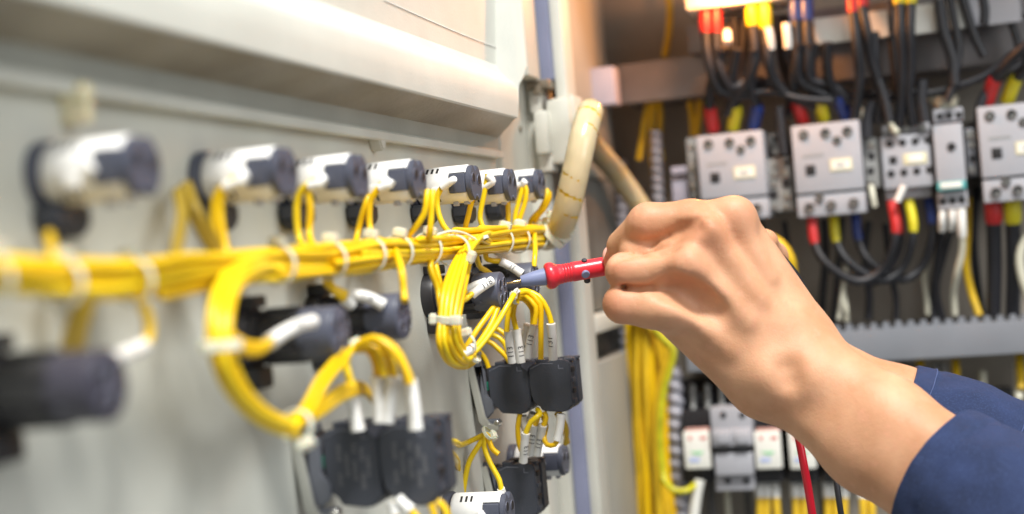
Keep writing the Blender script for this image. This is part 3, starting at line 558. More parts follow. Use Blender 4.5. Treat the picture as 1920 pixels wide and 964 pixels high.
# corrugated conduits
def conduit(P, r, label, pitch=.0052, m=CORR):
    C = catmull([atY(*p) for p in P], .0006); bm = bmesh.new(); acc = 0; rad = []
    for i, c in enumerate(C):
        if i: acc += (C[i] - C[i - 1]).length
        rad.append(r * (1 + 0.12 * math.sin(2 * math.pi * acc / pitch)))
    # slanted rings: a helical offset of the ripple phase
    T, U = frames(C); rows = []; n = 20; acc = 0
    for i, c in enumerate(C):
        if i: acc += (C[i] - C[i - 1]).length
        V = T[i].cross(U[i]); row = []
        for k in range(n):
            a = 2 * math.pi * k / n; rr = r * (1 + 0.13 * math.tanh(2.5 * math.sin(2 * math.pi * acc / pitch + a)))
            row.append(bm.verts.new(c + (U[i] * math.cos(a) + V * math.sin(a)) * rr))
        rows.append(row)
    for i in range(len(rows) - 1):
        for k in range(n): bm.faces.new((rows[i][k], rows[i][(k + 1) % n], rows[i + 1][(k + 1) % n], rows[i + 1][k]))
    t = bm_obj('spiral_conduit', bm, m); tag(t, label, 'conduit'); return t
conduit([(1262, 690, 1.06), (1266, 760, 1.06), (1271, 860, 1.06), (1284, 990, 1.06)], .0062, 'grey spiral conduit standing right of the thick yellow bundle', .0098)
conduit([(1230, 245, 1.08), (1232, 300, 1.08), (1236, 400, 1.08), (1240, 470, 1.08)], .0042, 'short grey spiral conduit above the index knuckle', .007)
conduit([(1165, 300, 1.10), (1170, 500, 1.10), (1176, 760, 1.10)], .0042, 'dim grey spiral conduit in the shadow left of the yellow bundle', .007)
# thick vertical yellow bundle
t = thing('yellow_wire_bundle', 'thick vertical bundle of dull yellow wires under the fingers', 'wire bundle', tuple(atY(1225, 990, 1.05)))
cx = [(1206, 560), (1212, 620), (1215, 700), (1218, 800), (1224, 900), (1232, 1000)]
for k in range(30):
    u = (k % 10) / 9.0; v = k // 10; ph = rng.uniform(0, 6.28); am = rng.uniform(1, 3.5); fan = rng.uniform(.9, 1.1)
    P = []
    for j, (x, y) in enumerate(cx):
        hw = [27, 30, 32, 31, 31, 39][j]
        P.append(atY(x + (u - .5) * 2 * hw * fan + am * math.sin(ph + j * 1.5), y, 1.046 + v * .0055 + .003 * math.cos(ph + j) + .012 * (abs(u - .5) * 2) ** 2))
    bm = bmesh.new(); tube(bm, catmull(P, .006), .0021 + .0003 * rng.random(), 8); bm_obj('wire', bm, YELD if k % 3 else YEL, t, True, 60, t.location)
P = [(1215, 560, 1.04), (1235, 625, 1.035), (1263, 655, 1.035), (1257, 690, 1.035), (1243, 740, 1.035), (1238, 820, 1.035), (1243, 885, 1.035), (1246, 903, 1.032)]
bm = bmesh.new(); tube(bm, catmull([atY(*p) for p in P], .005), .0026, 8); bm_obj('wire', bm, YG, t, True, 60, t.location)
P = [(1190, 560, 1.04), (1222, 618, 1.037), (1250, 645, 1.036), (1252, 670, 1.036), (1238, 720, 1.037), (1230, 800, 1.037), (1238, 990, 1.037)]
bm = bmesh.new(); tube(bm, catmull([atY(*p) for p in P], .005), .0024, 8); bm_obj('wire', bm, YELD, t, True, 60, t.location)
# ================================================================== SWITCHES ON THE DOOR
def lamp_unit(pxe, pye, pxb, label, L=0.0306, r=0.0091, flip=False, knob=True):
    """white cylindrical unit along +X. pxe,pye = pixel of the end face centre"""
    e = atX(pxe, pye, XD + L); Y, z = e.y, e.z
    t = thing('lamp_unit', label, 'indicator unit', (XD, Y, z), 'white indicator units on the door'); R = Vector((0, Y, z)) - Vector((0, Y, z))
    def o3(name, bm, m, ang=40): return bm_obj(name, bm, m, t, True, ang)
    # base collar
    bm = bmesh.new(); lathe(bm, [(0.0, .0101), (0.0028, .0101), (.0034, .0098), (.0036, .0095), (.0038, .001)], 36, 'x')
    o3('collar', bm, SLATE)
    bm = bmesh.new(); prism(bm, [(-.0088, -.0085), (-.0082, -.0150), (-.004, -.0180), (.005, -.0180), (.0085, -.0150), (.0090, -.0085)], 'x', .0005, .0090, bev=.0012); o3('locking_ring', bm, CHAR)
    # white shell: closed tube, then a top and a bottom shell, side window towards -Y
    bm = bmesh.new(); x1, x2 = .0210, L - .0012
    lathe(bm, [(.0038, .003), (.0038, r - .0012), (.0044, r - .0003), (.0054, r), (x1, r), (x1, r - .0012), (x1, .004)], 44, 'x')
    for a0, a1 in ((14, 144), (207, 338)):                      # angle measured from +Y towards +Z
        rows = lathe(bm, [(x1 - .0002, r - .0013), (x1 - .0002, r), (x2 - .0008, r), (x2, r - .0006), (x2, r - .0013), (x1 - .0002, r - .0013)], 22, 'x', a0=a0, a1=a1)
        for idx in (0, -1):
            try: bm.faces.new([rw[idx] for rw in rows[:-1]])
            except ValueError: pass
    # raised flat rib on top, and slots
    for (a_, x0) in ((130, .0098), (226, .0098)):
        for k in range(3):
            a = math.radians(a_); w = .00055; c = Vector((x0 + k * .0026, math.cos(a) * (r - .0006), math.sin(a) * (r - .0006)))
            T_ = Vector((0, -math.sin(a), math.cos(a))); N_ = Vector((0, math.cos(a), math.sin(a)))
            b_ = bmesh.new(); bmesh.ops.create_cube(b_, size=1)
            M = Matrix(((1, 0, 0, c.x), (0, T_.y, N_.y, c.y), (0, T_.z, N_.z, c.z), (0, 0, 0, 1))) @ Matrix.Diagonal((.0011, .0034, .00135, 1))
            merge(bm, b_, 1, M)
    shell = o3('shell', bm, [WHITE, HOLE])
    # dark terminal block with scalloped face and two sunk screw holes
    bm = bmesh.new(); pts = []
    for k in range(64):
        a = 2 * math.pi * k / 64; rr = r + .0001
        for nb in (math.pi * .5, math.pi * 1.5):
            d_ = abs((a - nb + math.pi) % (2 * math.pi) - math.pi)
            if d_ < .42: rr -= .0030 * (math.cos(d_ / .42 * math.pi) * .5 + .5)
        pts.append((rr * math.cos(a), rr * math.sin(a)))
    prism(bm, pts, 'x', x2 + .0001, L + .0016, 0, .0004)
    prism(bm, [(p[0] * .84, p[1] * .84) for p in pts], 'x', x1 + .0001, x2, 0)
    box(bm, (x1 + .0004, -r - .0003, -.0046), (x2, -.002, .0046), 0, .0006)
    for (y_, z_) in ((-.0040, .0022), (.0044, .0014)):
        lathe(bm, [(L + .0016, .0026), (L + .0019, .00255), (L + .0019, .0023), (L + .0018, .0023)], 20, 'x', (0, y_, z_), 2); cyl(bm, (L + .00165, y_, z_), (L + .0019, y_, z_), .00225, 18, 1)
    cyl(bm, (L + .0014, 0, -.0062), (L + .0021, 0, -.0062), .0008, 10, 2)
    o3('terminal_block', bm, [SLATE, HOLE, SLATE2])
    # white entry boss on the near side and small hooks underneath
    bm = bmesh.new(); cyl(bm, (.0195, -r - .0003, -.0008), (.0223, -r - .0004, .0008), .0018, 16, bev=.0006); box(bm, (.0125, -r - .0012, -.005), (.017, -r + .001, -.001), 0, .0006); o3('entry_boss', bm, WHITE)
    bm = bmesh.new(); box(bm, (.021, -.004, -r - .0014), (.0235, -.001, -r + .0006), 0, .0003); box(bm, (.0262, -.003, -r - .0010), (.0285, .0, -r + .0006), 0, .0003); o3('clip', bm, GREYP)
    return Y, z, t
ROW = []
for (px, py, lb) in [(262, 312, 'most blurred white indicator unit, at the far left of the upper row'), (530, 323, 'second white indicator unit from the left in the upper row'), (668, 331, 'third white indicator unit from the left in the upper row'),
                     (780, 337, 'fourth white indicator unit from the left, above the cable ties'), (887, 343, 'white indicator unit in sharp focus above the twin cable ties'), (955, 347, 'white indicator unit second from the door hinge'), (1010, 346, 'last and smallest looking white indicator unit, next to the cream spiral tube')]:
    ROW.append(lamp_unit(px, py, 0, lb)[:2])
BOT = [lamp_unit(950, 956, 0, 'white indicator unit cut by the bottom edge under the lowest contact block')[:2], lamp_unit(1056, 862, 0, 'white indicator unit half hidden behind the lowest contact block')[:2]]

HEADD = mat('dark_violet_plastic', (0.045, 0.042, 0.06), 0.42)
EDGE = mat('moulded_edge', (0.17, 0.18, 0.22), 0.4)
def switch_unit(pxe, pye, label, L=0.0385, r=.0090):
    e = atX(pxe, pye, XD + L); Y, z = e.y, e.z
    t = thing('selector_switch', label, 'switch', (XD, Y, z), 'black switch bodies of the middle row')
    bm = bmesh.new(); lathe(bm, [(0, .0114), (.005, .0114), (.006, .0108), (.006, .0098), (.0095, .0096), (.0095, .001)], 36, 'x'); box(bm, (.0, -.006, -.0185), (.0085, .006, -.0105), bev=.0015); box(bm, (.0, -.005, .0105), (.008, .006, .0150), bev=.001); bm_obj('collar', bm, BLACK, t)
    bm = bmesh.new(); lathe(bm, [(.0088, .004), (.0088, r - .0006), (.0095, r - .0001), (.0255, r - .0001), (.0255, .004)], 40, 'x')
    for z_ in (-.0042, .0035): box(bm, (.012, -r - .0002, z_), (.024, -r + .002, z_ + .0007), 0, .0001)
    box(bm, (.010, -.003, -r - .0010), (.026, .003, -r + .001), 0, .0004); box(bm, (.011, -.003, r - .001), (.024, .002, r + .0012), 0, .0004)
    bm_obj('body', bm, BLACK, t)
    bm = bmesh.new(); x0 = .0255
    lathe(bm, [(x0 - .0005, r - .0012), (x0 - .0005, r + .0002), (x0, r + .0003), (L - .0012, r + .0003), (L - .0004, r), (L, r - .0012), (L, .0001)], 48, 'x', mi=0)
    for k in range(4):
        a = math.radians(45 + 90 * k + 8); y_, z_ = .0050 * math.cos(a), .0050 * math.sin(a)
        lathe(bm, [(L - .0001, .0026), (L + .0004, .0025), (L + .0004, .0022), (L + .0001, .0021)], 18, 'x', (0, y_, z_), 2); cyl(bm, (L, y_, z_), (L + .0002, y_, z_), .0022, 16, 1)
    box(bm, (L - .0001, -.0008, -.006), (L + .0003, .0008, .006), 2)
    for (xa, za, w, h_) in ((x0 - .003, .0026, .004, .0016), (x0 - .004, -.0064, .0046, .0016)): box(bm, (xa, -r - .0003, za), (xa + w, -r + .004, za + h_), 1, .0001)
    cyl(bm, (x0 + .004, -r * .93, -.0045), (x0 + .004, -r * 1.0 - .0004, -.0045), .0004, 8, 2)
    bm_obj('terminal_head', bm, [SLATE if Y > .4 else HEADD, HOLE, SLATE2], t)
    return Y, z
SW = [switch_unit(206, 722, 'heavily blurred dark switch body at the left edge of the picture'), switch_unit(640, 622, 'blurred dark switch body inside the big yellow loop'), switch_unit(758, 592, 'blurred dark switch body behind and right of the one in the big loop'),
      switch_unit(943, 545, 'dark switch body touched by the probe tip, with sleeves reading 118'), switch_unit(1005, 524, 'dark switch body half hidden behind the one being probed')]

def block_stack(Yf, pxl, pyt, pyb, levels, label, rows=2, base_px=None):
    """contact blocks: flat plates facing the viewer (-Y), stacked away from the door"""
    h0 = .0165; bl = .0220; ptl = atY(pxl, pyt, Yf); pbl = atY(pxl, pyb, Yf); H = (ptl.z - pbl.z); zc = (ptl.z + pbl.z) / 2; x0 = atY(pxl, (pyt + pyb) / 2, Yf).x
    t = thing('push_button_unit', label, 'push button', (XD, Yf + .012, zc)); O = t.location
    g = x0 - XD
    # collar on the door, cast frame and lever
    bm = bmesh.new(); lathe(bm, [(0, .0135), (.004, .0135), (.0048, .0125), (.0048, .001)], 40, 'x', (0, 0, 0)); bm_obj('collar', bm, BLACK, t)
    bm = bmesh.new(); prism(bm, [(.003, -.014), (g - .002, -.0155), (g + .002, -.012), (g + .002, -.006), (g - .001, -.003), (g - .001, .010), (g - .004, .0135), (.006, .0125)], 'y', -.013, -.0105, bev=.0006)
    prism(bm, [(.003, -.012), (g - .002, -.0125), (g - .002, .0115), (.006, .0105)], 'y', -.0105, .012, bev=.0008)
    box(bm, (g - .008, -.014, .0125), (g - .003, -.004, .0165), bev=.0008); box(bm, (g - .004, -.015, -.0195), (g + .005, -.010, -.0155), bev=.0008); bm_obj('cast_frame', bm, [DIECAST], t)
    bm = bmesh.new(); cyl(bm, (g - .0035, -.012, .013), (g - .0035, -.012, .0195), .0009, 12); cyl(bm, (g - .0035, -.012, .0185), (g - .0035, -.012, .0205), .0014, 12, bev=.0004); cyl(bm, (g + .004, -.016, -.0175), (g + .004, -.010, -.0175), .0016, 12, bev=.0004); bm_obj('fixing_screw', bm, SCREW, t)
    bm = bmesh.new(); prism(bm, [(-.001, .0145), (.0026, .0150), (.0072, -.0135), (.0095, -.0175), (.0140, -.0185), (.0140, -.0215), (.0075, -.0210), (.0036, -.0165)], 'y', -.0165, -.0140, bev=.0005)
    bm_obj('release_lever', bm, SILVER, t)
    for row in range(rows):
        for lv in range(levels):
            xa = g + lv * (bl + .0006); xb = xa + bl; ya = -.012 + row * .0105; yb = ya + .0098; hz = H / 2
            dx = .0008 * row
            poly = [(xa + .0016, -hz * .60), (xa + .0048, -hz * .80), (xa + .006, -hz * .96), (xb - .006, -hz * 1.04), (xb - .0025, -hz), (xb - .0004, -hz * .82), (xb + .0006, -hz * .8), (xb + .0004, hz * .90), (xb - .0015, hz * 1.0), (xb - .006, hz * 1.03), (xa + .004, hz * .92), (xa + .0004, hz * .86), (xa, hz * .2), (xa + .0004, -hz * .3)]
            poly = [(a + dx, b + .0006 * row) for a, b in poly]
            bm = bmesh.new(); prism(bm, poly, 'y', ya, yb, 0, .0005)
            # embossed outline on the face, side terminals
            zt_ = hz * .80; fy = ya
            def ln(a, b, w=.00022): 
                a = Vector((a[0] + dx, fy, a[1])); b = Vector((b[0] + dx, fy, b[1])); cyl(bm, a, b, w, 6, 1)
            ln((xa + .001, zt_ - .001), (xa + .007, zt_ + .0016)); ln((xa + .007, zt_ + .0016), (xb - .0085, zt_ + .0012)); ln((xb - .0055, hz * .84), (xb - .0055, hz * .68)); ln((xb - .0055, hz * .68), (xb - .003, hz * .68))
            if row == 0:
                for k in range(4): box(bm, (xb - .0004 + dx, ya + .002, -hz * .75 + k * hz * .42), (xb + .0014 + dx, yb - .002, -hz * .75 + k * hz * .42 + .0026), 2 if k % 2 else 0, .0003)
            box(bm, (xa + .004 + dx, ya + .0015, hz * .92), (xa + .0095 + dx, yb - .002, hz * 1.08), 0, .0006)
            box(bm, (xb - .004 + dx, ya + .003, hz * .95), (xb + .001 + dx, yb - .001, hz * 1.06), 0, .0005)
            cb = bm_obj('contact_block', bm, [CHAR, EDGE, HOLE], t)
            if row == 0:
                bm = bmesh.new(); box(bm, (xa - .0012, ya + .0012, -.0005), (xa + .0002, yb - .002, .0042), bev=.0002); bm_obj('plunger', bm, GREEN, cb)
    # small diecast link between the two levels
    if levels > 1:
        bm = bmesh.new(); x_ = g + bl; prism(bm, [(x_ - .003, H * .42), (x_ - .0028, H * .50), (x_ + .0035, H * .52), (x_ + .0035, H * .46), (x_ + .0008, H * .38), (x_ + .0003, H * .32)], 'y', -.0128, -.0105, bev=.0003); bm_obj('coupling_clip', bm, SLATE2, t)
    return t, g, bl, H
ST = [block_stack(.505, 608, 800, 952, 2, 'blurred black push button contacts stacked two deep, with faint grey print'), block_stack(.725, 916, 684, 778, 2, 'sharp black push button contacts stacked two deep, under the 113 sleeves'), block_stack(.735, 930, 872, 975, 1, 'lowest black push button contacts, only one block deep, at the bottom edge', rows=2)]
# faint printing on the blurred pair
t0, g, bl, H = ST[0]
FP = mat('faint_print', (0.15, 0.15, 0.16), 0.6)
for lv in (0, 1):
    for (u, z_, n_, hh) in [(.26, .35, 5, .0018), (.26, -.3, 4, .0018), (.40, .05, 7, .0017), (.54, .45, 3, .0022), (.54, -.1, 6, .0018), (.68, .3, 4, .0018), (.68, -.35, 5, .0020), (.80, .0, 6, .0016)]:
        bm = bmesh.new()
        for k in range(n_):
            x_ = g + lv * (bl + .0006) + u * bl; zz_ = z_ * H / 2 + (k - n_ / 2) * .0013
            box(bm, (x_, -.01215, zz_), (x_ + hh * rng.uniform(.6, 1), -.0119, zz_ + .0007))
        bm_obj('printed_line', bm, FP, t0, sm=False)
# ================================================================== WIRE HARNESS
HP = dh(700, 478, 28)
har = thing('wire_harness', 'yellow wire harness bound with nylon ties across the door, with all its branches', 'wire harness', tuple(dh(700, 478, 22)))
HO = Vector(har.location)
TR = [(-70, 524), (0, 527), (100, 531), (200, 533), (300, 519), (400, 506), (450, 502), (560, 494), (620, 488), (700, 477), (780, 470), (850, 462), (920, 454), (980, 448), (1025, 444), (1052, 430)]
def trunk(px, h=23):
    for a, b in zip(TR, TR[1:]):
        if a[0] <= px <= b[0]:
            f = (px - a[0]) / (b[0] - a[0]); return dh(px, a[1] + (b[1] - a[1]) * f, h)
    return dh(px, TR[-1][1], h)
# hex slots ordered from the centre
slots = [(0, 0)]
for ring in (1, 2, 3):
    for k in range(6 * ring):
        a = 2 * math.pi * k / (6 * ring) + .3 * ring; slots.append((ring * math.cos(a), ring * math.sin(a)))
def slotpos(px, k, sp=0.00245):
    c = trunk(px); u, v = slots[k]
    tw = .0035 * px + .5 * math.sin(px * .004 + k * .7) * .35
    # gentle braid: neighbouring wires wander
    ca, sa = math.cos(.35 * math.sin(px * .0045)), math.sin(.35 * math.sin(px * .0045))
    u, v = u * ca - v * sa + .28 * math.sin(px * .016 + k * 2.1), u * sa + v * ca + .28 * math.cos(px * .013 + k * 1.3)
    return c + Vector((u * sp * .95, 0, v * sp * (1.0 - .10 * (abs(u) > 2))))
def hw(P, r=WR, m=YEL, name='wire', n=10, step=.003):
    C = catmull(P, step); bm = bmesh.new(); tube(bm, C, r, n)
    o = bm_obj(name, bm, m, har, True, 60, HO); return o, C
pxs = list(range(-70, 1040, 26)) + [1052]
nslot = 0
for k in range(22):
    st = 0 if k < 13 else [200, 330, 430, 540, 640, 700, 800, 860, 930][k - 13]
    P = [slotpos(x, k) for x in pxs if x >= st - 70]
    if st: P[0] = P[0] + (trunk(st) - P[0]) * .8
    if k % 4 == 3: 
        P = [p + Vector((0, 0, .0006 * math.sin(i * .9))) for i, p in enumerate(P)]
    hw(P, WR * (1 + .05 * (k % 3 - 1)), YEL if k % 3 else YEL2, step=.004)
def strap(C, r, w=.0011, th=.0006, n=28, M_=None):
    return None
def tie(px=None, center=None, axis=None, rx=.0075, rz=.0078, hang=60, head=.0026, tail=None, w=.0009, label=None):
    """nylon tie: strap ring round 'axis' plus a cube head at angle 'hang' (deg from +X towards +Z)"""
    if center is None: center = trunk(px)
    if axis is None: axis = (trunk(px + 15) - trunk(px - 15))
    axis = axis.normalized(); X = Vector((1, 0, 0)); X = (X - axis * X.dot(axis)).normalized(); Z = axis.cross(X)
    if Z.z < 0: Z = -Z
    bm = bmesh.new(); n = 40; rows = []
    for k in range(n):
        a = 2 * math.pi * k / n; d = X * math.cos(a) * rx + Z * math.sin(a) * rz; nn = (X * math.cos(a) / rx + Z * math.sin(a) / rz).normalized()
        rows.append([bm.verts.new(center + d + nn * o_ + axis * s_) for o_, s_ in ((0, -w), (.0006, -w * .8), (.0006, w * .8), (0, w))])
    for k in range(n):
        for j in range(3): bm.faces.new((rows[k][j], rows[(k + 1) % n][j], rows[(k + 1) % n][j + 1], rows[k][j + 1]))
    a = math.radians(hang); d = X * math.cos(a) * (rx + head * .45) + Z * math.sin(a) * (rz + head * .45); nn = (X * math.cos(a) + Z * math.sin(a)).normalized(); tt = axis.cross(nn)
    b_ = bmesh.new(); bmesh.ops.create_cube(b_, size=1); bmesh.ops.bevel(b_, geom=b_.edges[:], offset=.16, segments=2, affect='EDGES')
    q = Matrix(((axis.x, nn.x, tt.x, 0), (axis.y, nn.y, tt.y, 0), (axis.z, nn.z, tt.z, 0), (0, 0, 0, 1)))
    merge(bm, b_, 0, Matrix.Translation(center + d) @ q @ Matrix.Diagonal((head * 1.35, head * 1.0, head * 1.55, 1)))
    if tail: cyl(bm, center + d + tt * head * .5, center + d + tt * head * .5 * (1 + 0) + tt * tail, w * .7, 8)
    return bm_obj('cable_tie', bm, TIE, har, True, 50, HO)
for px, ha, s in [(-20, 80, 1.0), (115, 75, .8), (248, 95, .8), (520, 85, .95), (618, 82, 1), (693, 80, 1), (745, 76, 1), (800, 72, 1), (938, 66, 1.12), (970, 74, 1.1), (1004, 80, 1.1)]:
    r_ = .0060 + .0011 * max(0, min(1, px / 900)); tie(px, rx=r_ * .98, rz=r_, hang=ha, head=.0037 * s)
# ---- marker sleeves
CAMO = Vector((0, 0, 0))
def sleeve(P, txt, r=.00215, size=.0033, u=.5, flip=False, rot=0.0, txt_r=None):
    C = catmull(P, .0012); bm = bmesh.new(); tube(bm, C, [r * (1.06 if i < 2 or i > len(C) - 3 else 1.0) for i in range(len(C))], 20)
    o = bm_obj('marker_sleeve', bm, SLEEVE, har, True, 60, HO)
    if txt:
        i = int(len(C) * u); i = max(1, min(len(C) - 2, i)); d = C[i + 1] - C[i - 1]
        if flip: d = -d
        out = (CAMO - C[i]); 
        if rot: out = Matrix.Rotation(rot, 3, d.normalized()) @ out
        wrap_text(txt, size, C[i], d, out, r * 1.01, o)
    return o
# ---- branches of the upper row: (connector idx, [(px,py,dY from the unit)], trunk px where it merges)
def U(i, px, py, dy): return atY(px, py, ROW[i][0] + dy)
def boss(i): return Vector((XD + .0190, ROW[i][0] - .0108, ROW[i][1] - .0012))
def branch(i, mids, tpx, slot, m=YEL, start=None, dy=-.012, sl=True):
    s = boss(i) if start is None else start
    P = [s] + [U(i, a, b, dy + (c[0] if c else 0)) for a, b, *c in mids] + [slotpos(min(tpx, 1020), slot)] + ([slotpos(tpx + 40, slot), slotpos(min(tpx + 90, 1040), slot % 7)] if tpx < 990 else [slotpos(1040, slot % 7)])
    hw(P, WR, m)
def bsl(i, P, txt=None):
    sleeve([boss(i) + Vector((.001, -.0005, .0005))] + [U(i, a, b, -.0125) for a, b in P], txt, r=.0018)
# unit 5 (sharp)
bsl(4, [(850, 337), (828, 352)]); branch(4, [(830, 350), (820, 368), (822, 400), (838, 432)], 862, 8, YEL2)
branch(4, [(885, 376), (878, 405), (872, 432)], 892, 9, start=U(4, 888, 372, .004), dy=.004)
# unit 6
branch(5, [(914, 330), (906, 372), (900, 410), (908, 430)], 925, 10, YEL2, start=U(5, 914, 326, -.012))
bsl(5, [(924, 340), (914, 330)])
branch(5, [(952, 375), (953, 400), (951, 430)], 965, 12, start=U(5, 952, 368, .004), dy=.004)
# unit 7
bsl(6, [(984, 343), (979, 340)]); branch(6, [(979, 344), (975, 370), (966, 405), (966, 425)], 985, 14, YEL2)
branch(6, [(984, 345), (986, 372), (978, 400), (972, 420)], 992, 15)
branch(6, [(1026, 366), (1012, 395), (996, 412)], 1015, 13, start=U(6, 1026, 356, .010), dy=.008); branch(6, [(1030, 372), (1020, 392), (1004, 412)], 1020, 16, start=U(6, 1030, 360, .010), dy=.009)
# unit 4
bsl(3, [(735, 344), (712, 354)]); branch(3, [(712, 352), (696, 372), (692, 400), (694, 430)], 712, 8)
branch(3, [(690, 372), (680, 400), (670, 440)], 690, 12, start=U(3, 700, 372, .0))
branch(3, [(800, 372), (796, 400), (776, 430), (764, 445)], 790, 9, start=U(3, 802, 358, .006), dy=.004); branch(3, [(810, 375), (808, 410), (806, 440)], 820, 10, start=U(3, 812, 358, .010), dy=.008)
# unit 3
bsl(2, [(606, 342), (580, 350)]); branch(2, [(578, 346), (560, 366), (556, 410), (562, 450)], 585, 8, YEL2); branch(2, [(580, 350), (582, 390), (580, 440)], 600, 9)
# unit 2
bsl(1, [(460, 336), (422, 352)]); branch(1, [(414, 356), (402, 380), (404, 430), (414, 470)], 440, 8); branch(1, [(420, 358), (412, 385), (416, 430), (424, 470)], 450, 12)
# drops between unit 1 and unit 2, shade put into their colour
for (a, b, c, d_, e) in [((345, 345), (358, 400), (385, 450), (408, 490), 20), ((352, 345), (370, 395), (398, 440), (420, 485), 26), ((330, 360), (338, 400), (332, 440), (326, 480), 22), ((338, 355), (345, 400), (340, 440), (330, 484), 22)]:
    hw([dh(*a, 9), dh(*b, e - 8), dh(*c, e - 6), dh(*d_, e - 4)], .0015, YEL_SHADE)
hw([dh(92, 440, 8), dh(98, 470, 15), dh(105, 500, 20), dh(130, 520, 22)], .0015, YELD)
# ---- drops below the trunk
hw([slotpos(240, 7), dh(262, 560, 24), dh(276, 590, 24), dh(280, 630, 24), dh(262, 655, 24), dh(240, 662, 26)], .0016); sleeve([dh(268, 650, 24), dh(240, 662, 26), dh(205, 678, 30)], '')
hw([dh(160, 540, 24), dh(150, 580, 20), dh(136, 615, 14), dh(128, 650, 8)], .0022, YELD); hw([dh(170, 540, 24), dh(160, 580, 20), dh(150, 615, 14), dh(145, 650, 8)], .0022, YELD)
hw([slotpos(740, 9), atY(754, 515, SW[2][0]), atY(757, 545, SW[2][0]), atY(759, 565, SW[2][0] - .003)], .0015)
hw([slotpos(640, 10), atY(612, 530, SW[2][0] - .02), atY(640, 548, SW[2][0] - .016), atY(662, 556, SW[2][0] - .0125)], .0016); hw([slotpos(640, 12), atY(620, 536, SW[2][0] - .02), atY(636, 554, SW[2][0] - .018), atY(652, 564, SW[2][0] - .0145)], .0015)
sleeve([atY(655, 552, SW[2][0] - .013), atY(690, 558, SW[2][0] - .012), atY(720, 573, SW[2][0] - .010)], '118', u=.5, r=.0023); sleeve([atY(645, 560, SW[2][0] - .016), atY(660, 572, SW[2][0] - .0125)], '', r=.0023)
# ---- big left loop
def loop(center, n, rad, sp, tiep=None, m=(YEL, YEL2), ends=None, wr=WR):
    """n wires side by side along a centre path of world points; returns sampled centre"""
    C = catmull(center, .008); T, _ = frames(C)
    out = []
    for k in range(n):
        ring = [(0, 0)] + [(math.cos(a), math.sin(a)) for a in [i * math.pi / 3 for i in range(6)]] + [(1.9 * math.cos(a), 1.9 * math.sin(a)) for a in [i * math.pi / 6 for i in range(12)]]
        u, v = ring[k]; P = []
        for i, c in enumerate(C):
            t_ = T[i]; A = Vector((1, 0, 0)); B = t_.cross((CAMO - c).normalized()).normalized(); A = (CAMO - c).normalized(); w1 = u + .25 * math.sin(i * .5 + k * 2); w2 = v + .25 * math.cos(i * .4 + k)
            P.append(c + A * w1 * sp + B * w2 * sp)
        out.append(hw(P, wr, m[k % 2], step=.004)[1])
    return C, T
lc = [dh(560, 492, 21), dh(505, 499, 24), dh(470, 508, 27), dh(438, 530, 28), dh(420, 575, 31), dh(417, 640, 33), dh(432, 700, 34), dh(468, 755, 34), dh(515, 788, 34), dh(560, 800, 34)]
C, T = loop(lc, 10, 0, .0019)
tie(center=dh(418, 648, 33), axis=Vector((0, 0, 1)), rx=.0054, rz=.0052, hang=250, head=.0030, w=.0016); tie(center=dh(556, 800, 34), axis=C[-1] - C[-3], rx=.0052, rz=.0052, hang=-60, head=.0036, w=.0014)
# from the loop bottom up to the switch
for k, (dx, dy, hh) in enumerate([(0, 0, 34), (6, 8, 36), (-8, 4, 35), (10, -4, 33)]):
    hw([dh(540 + dx, 798 + dy, hh), dh(575 + dx, 765 + dy, hh), dh(605 + dx, 710 + dy, hh + 1), dh(632 + dx, 676 + dy, hh + 2), dh(650 + dx, 655 + dy * .5, hh + 3)], WR, YEL)
for k in range(3):
    hw([dh(550, 802 - k * 4, 34), dh(600, 775 - k * 9, 36), dh(640, 748 - k * 10, 33), dh(680, 735 - k * 6, 30), dh(698, 748, 28), dh(715, 770, 27), dh(742, 790, 26)], WR, YEL)
# thick pair from loop into the side of the switch, with a sleeve
for k in range(3):
    hw([dh(432, 628 + k * 9, 32), dh(460, 645 + k * 7, 33), dh(488, 648 + k * 5, 33), dh(512, 640 - k * 2, 33)], .0015, YEL)
sleeve([dh(505, 642, 33), dh(530, 625, 33.5), dh(560, 610, 34), dh(586, 603, 34)], '118', r=.0024, size=.004)
# arch over the blurred blocks
YB = .50
arch = [([(665, 650), (700, 634), (735, 655), (760, 690), (770, 720)], 'e'), ([(668, 652), (695, 648), (712, 668), (722, 706)], 'e'), ([(664, 655), (690, 655), (705, 680), (708, 706)], 'e'), ([(655, 655), (648, 680), (652, 700), (660, 728)], 'e'), ([(672, 645), (712, 636), (750, 668), (766, 720)], 'e'), ([(668, 656), (700, 645), (730, 668), (738, 712)], 'e')]
for i, (P, _) in enumerate(arch): hw([atY(a, b, YB - .012 + .004 * (i % 3)) for a, b in P], .0016, YEL2 if i % 2 else YEL)
for (P, tx) in [([(768, 712), (775, 755), (780, 806)], ''), ([(709, 705), (711, 745), (714, 792)], ''), ([(738, 705), (732, 745), (726, 792)], ''), ([(657, 722), (664, 765), (672, 808)], '')]:
    sleeve([atY(a, b, YB - .004) for a, b in P], tx, r=.0026)
tie(center=atY(660, 650, YB - .008), axis=Vector((.6, 0, -.6)), rx=.0036, rz=.0036, hang=80, head=.0030)
for P in [[(745, 935), (770, 958), (800, 990)], [(735, 940), (742, 965), (745, 1000)], [(820, 940), (835, 955), (842, 990)], [(808, 945), (815, 965), (812, 1000)]]:
    sleeve([atY(a, b, YB + .002) for a, b in P[:2]], '', r=.0023) if P[0][0] < 780 else None
    hw([atY(a, b, YB + .002) for a, b in P], WR, YEL)
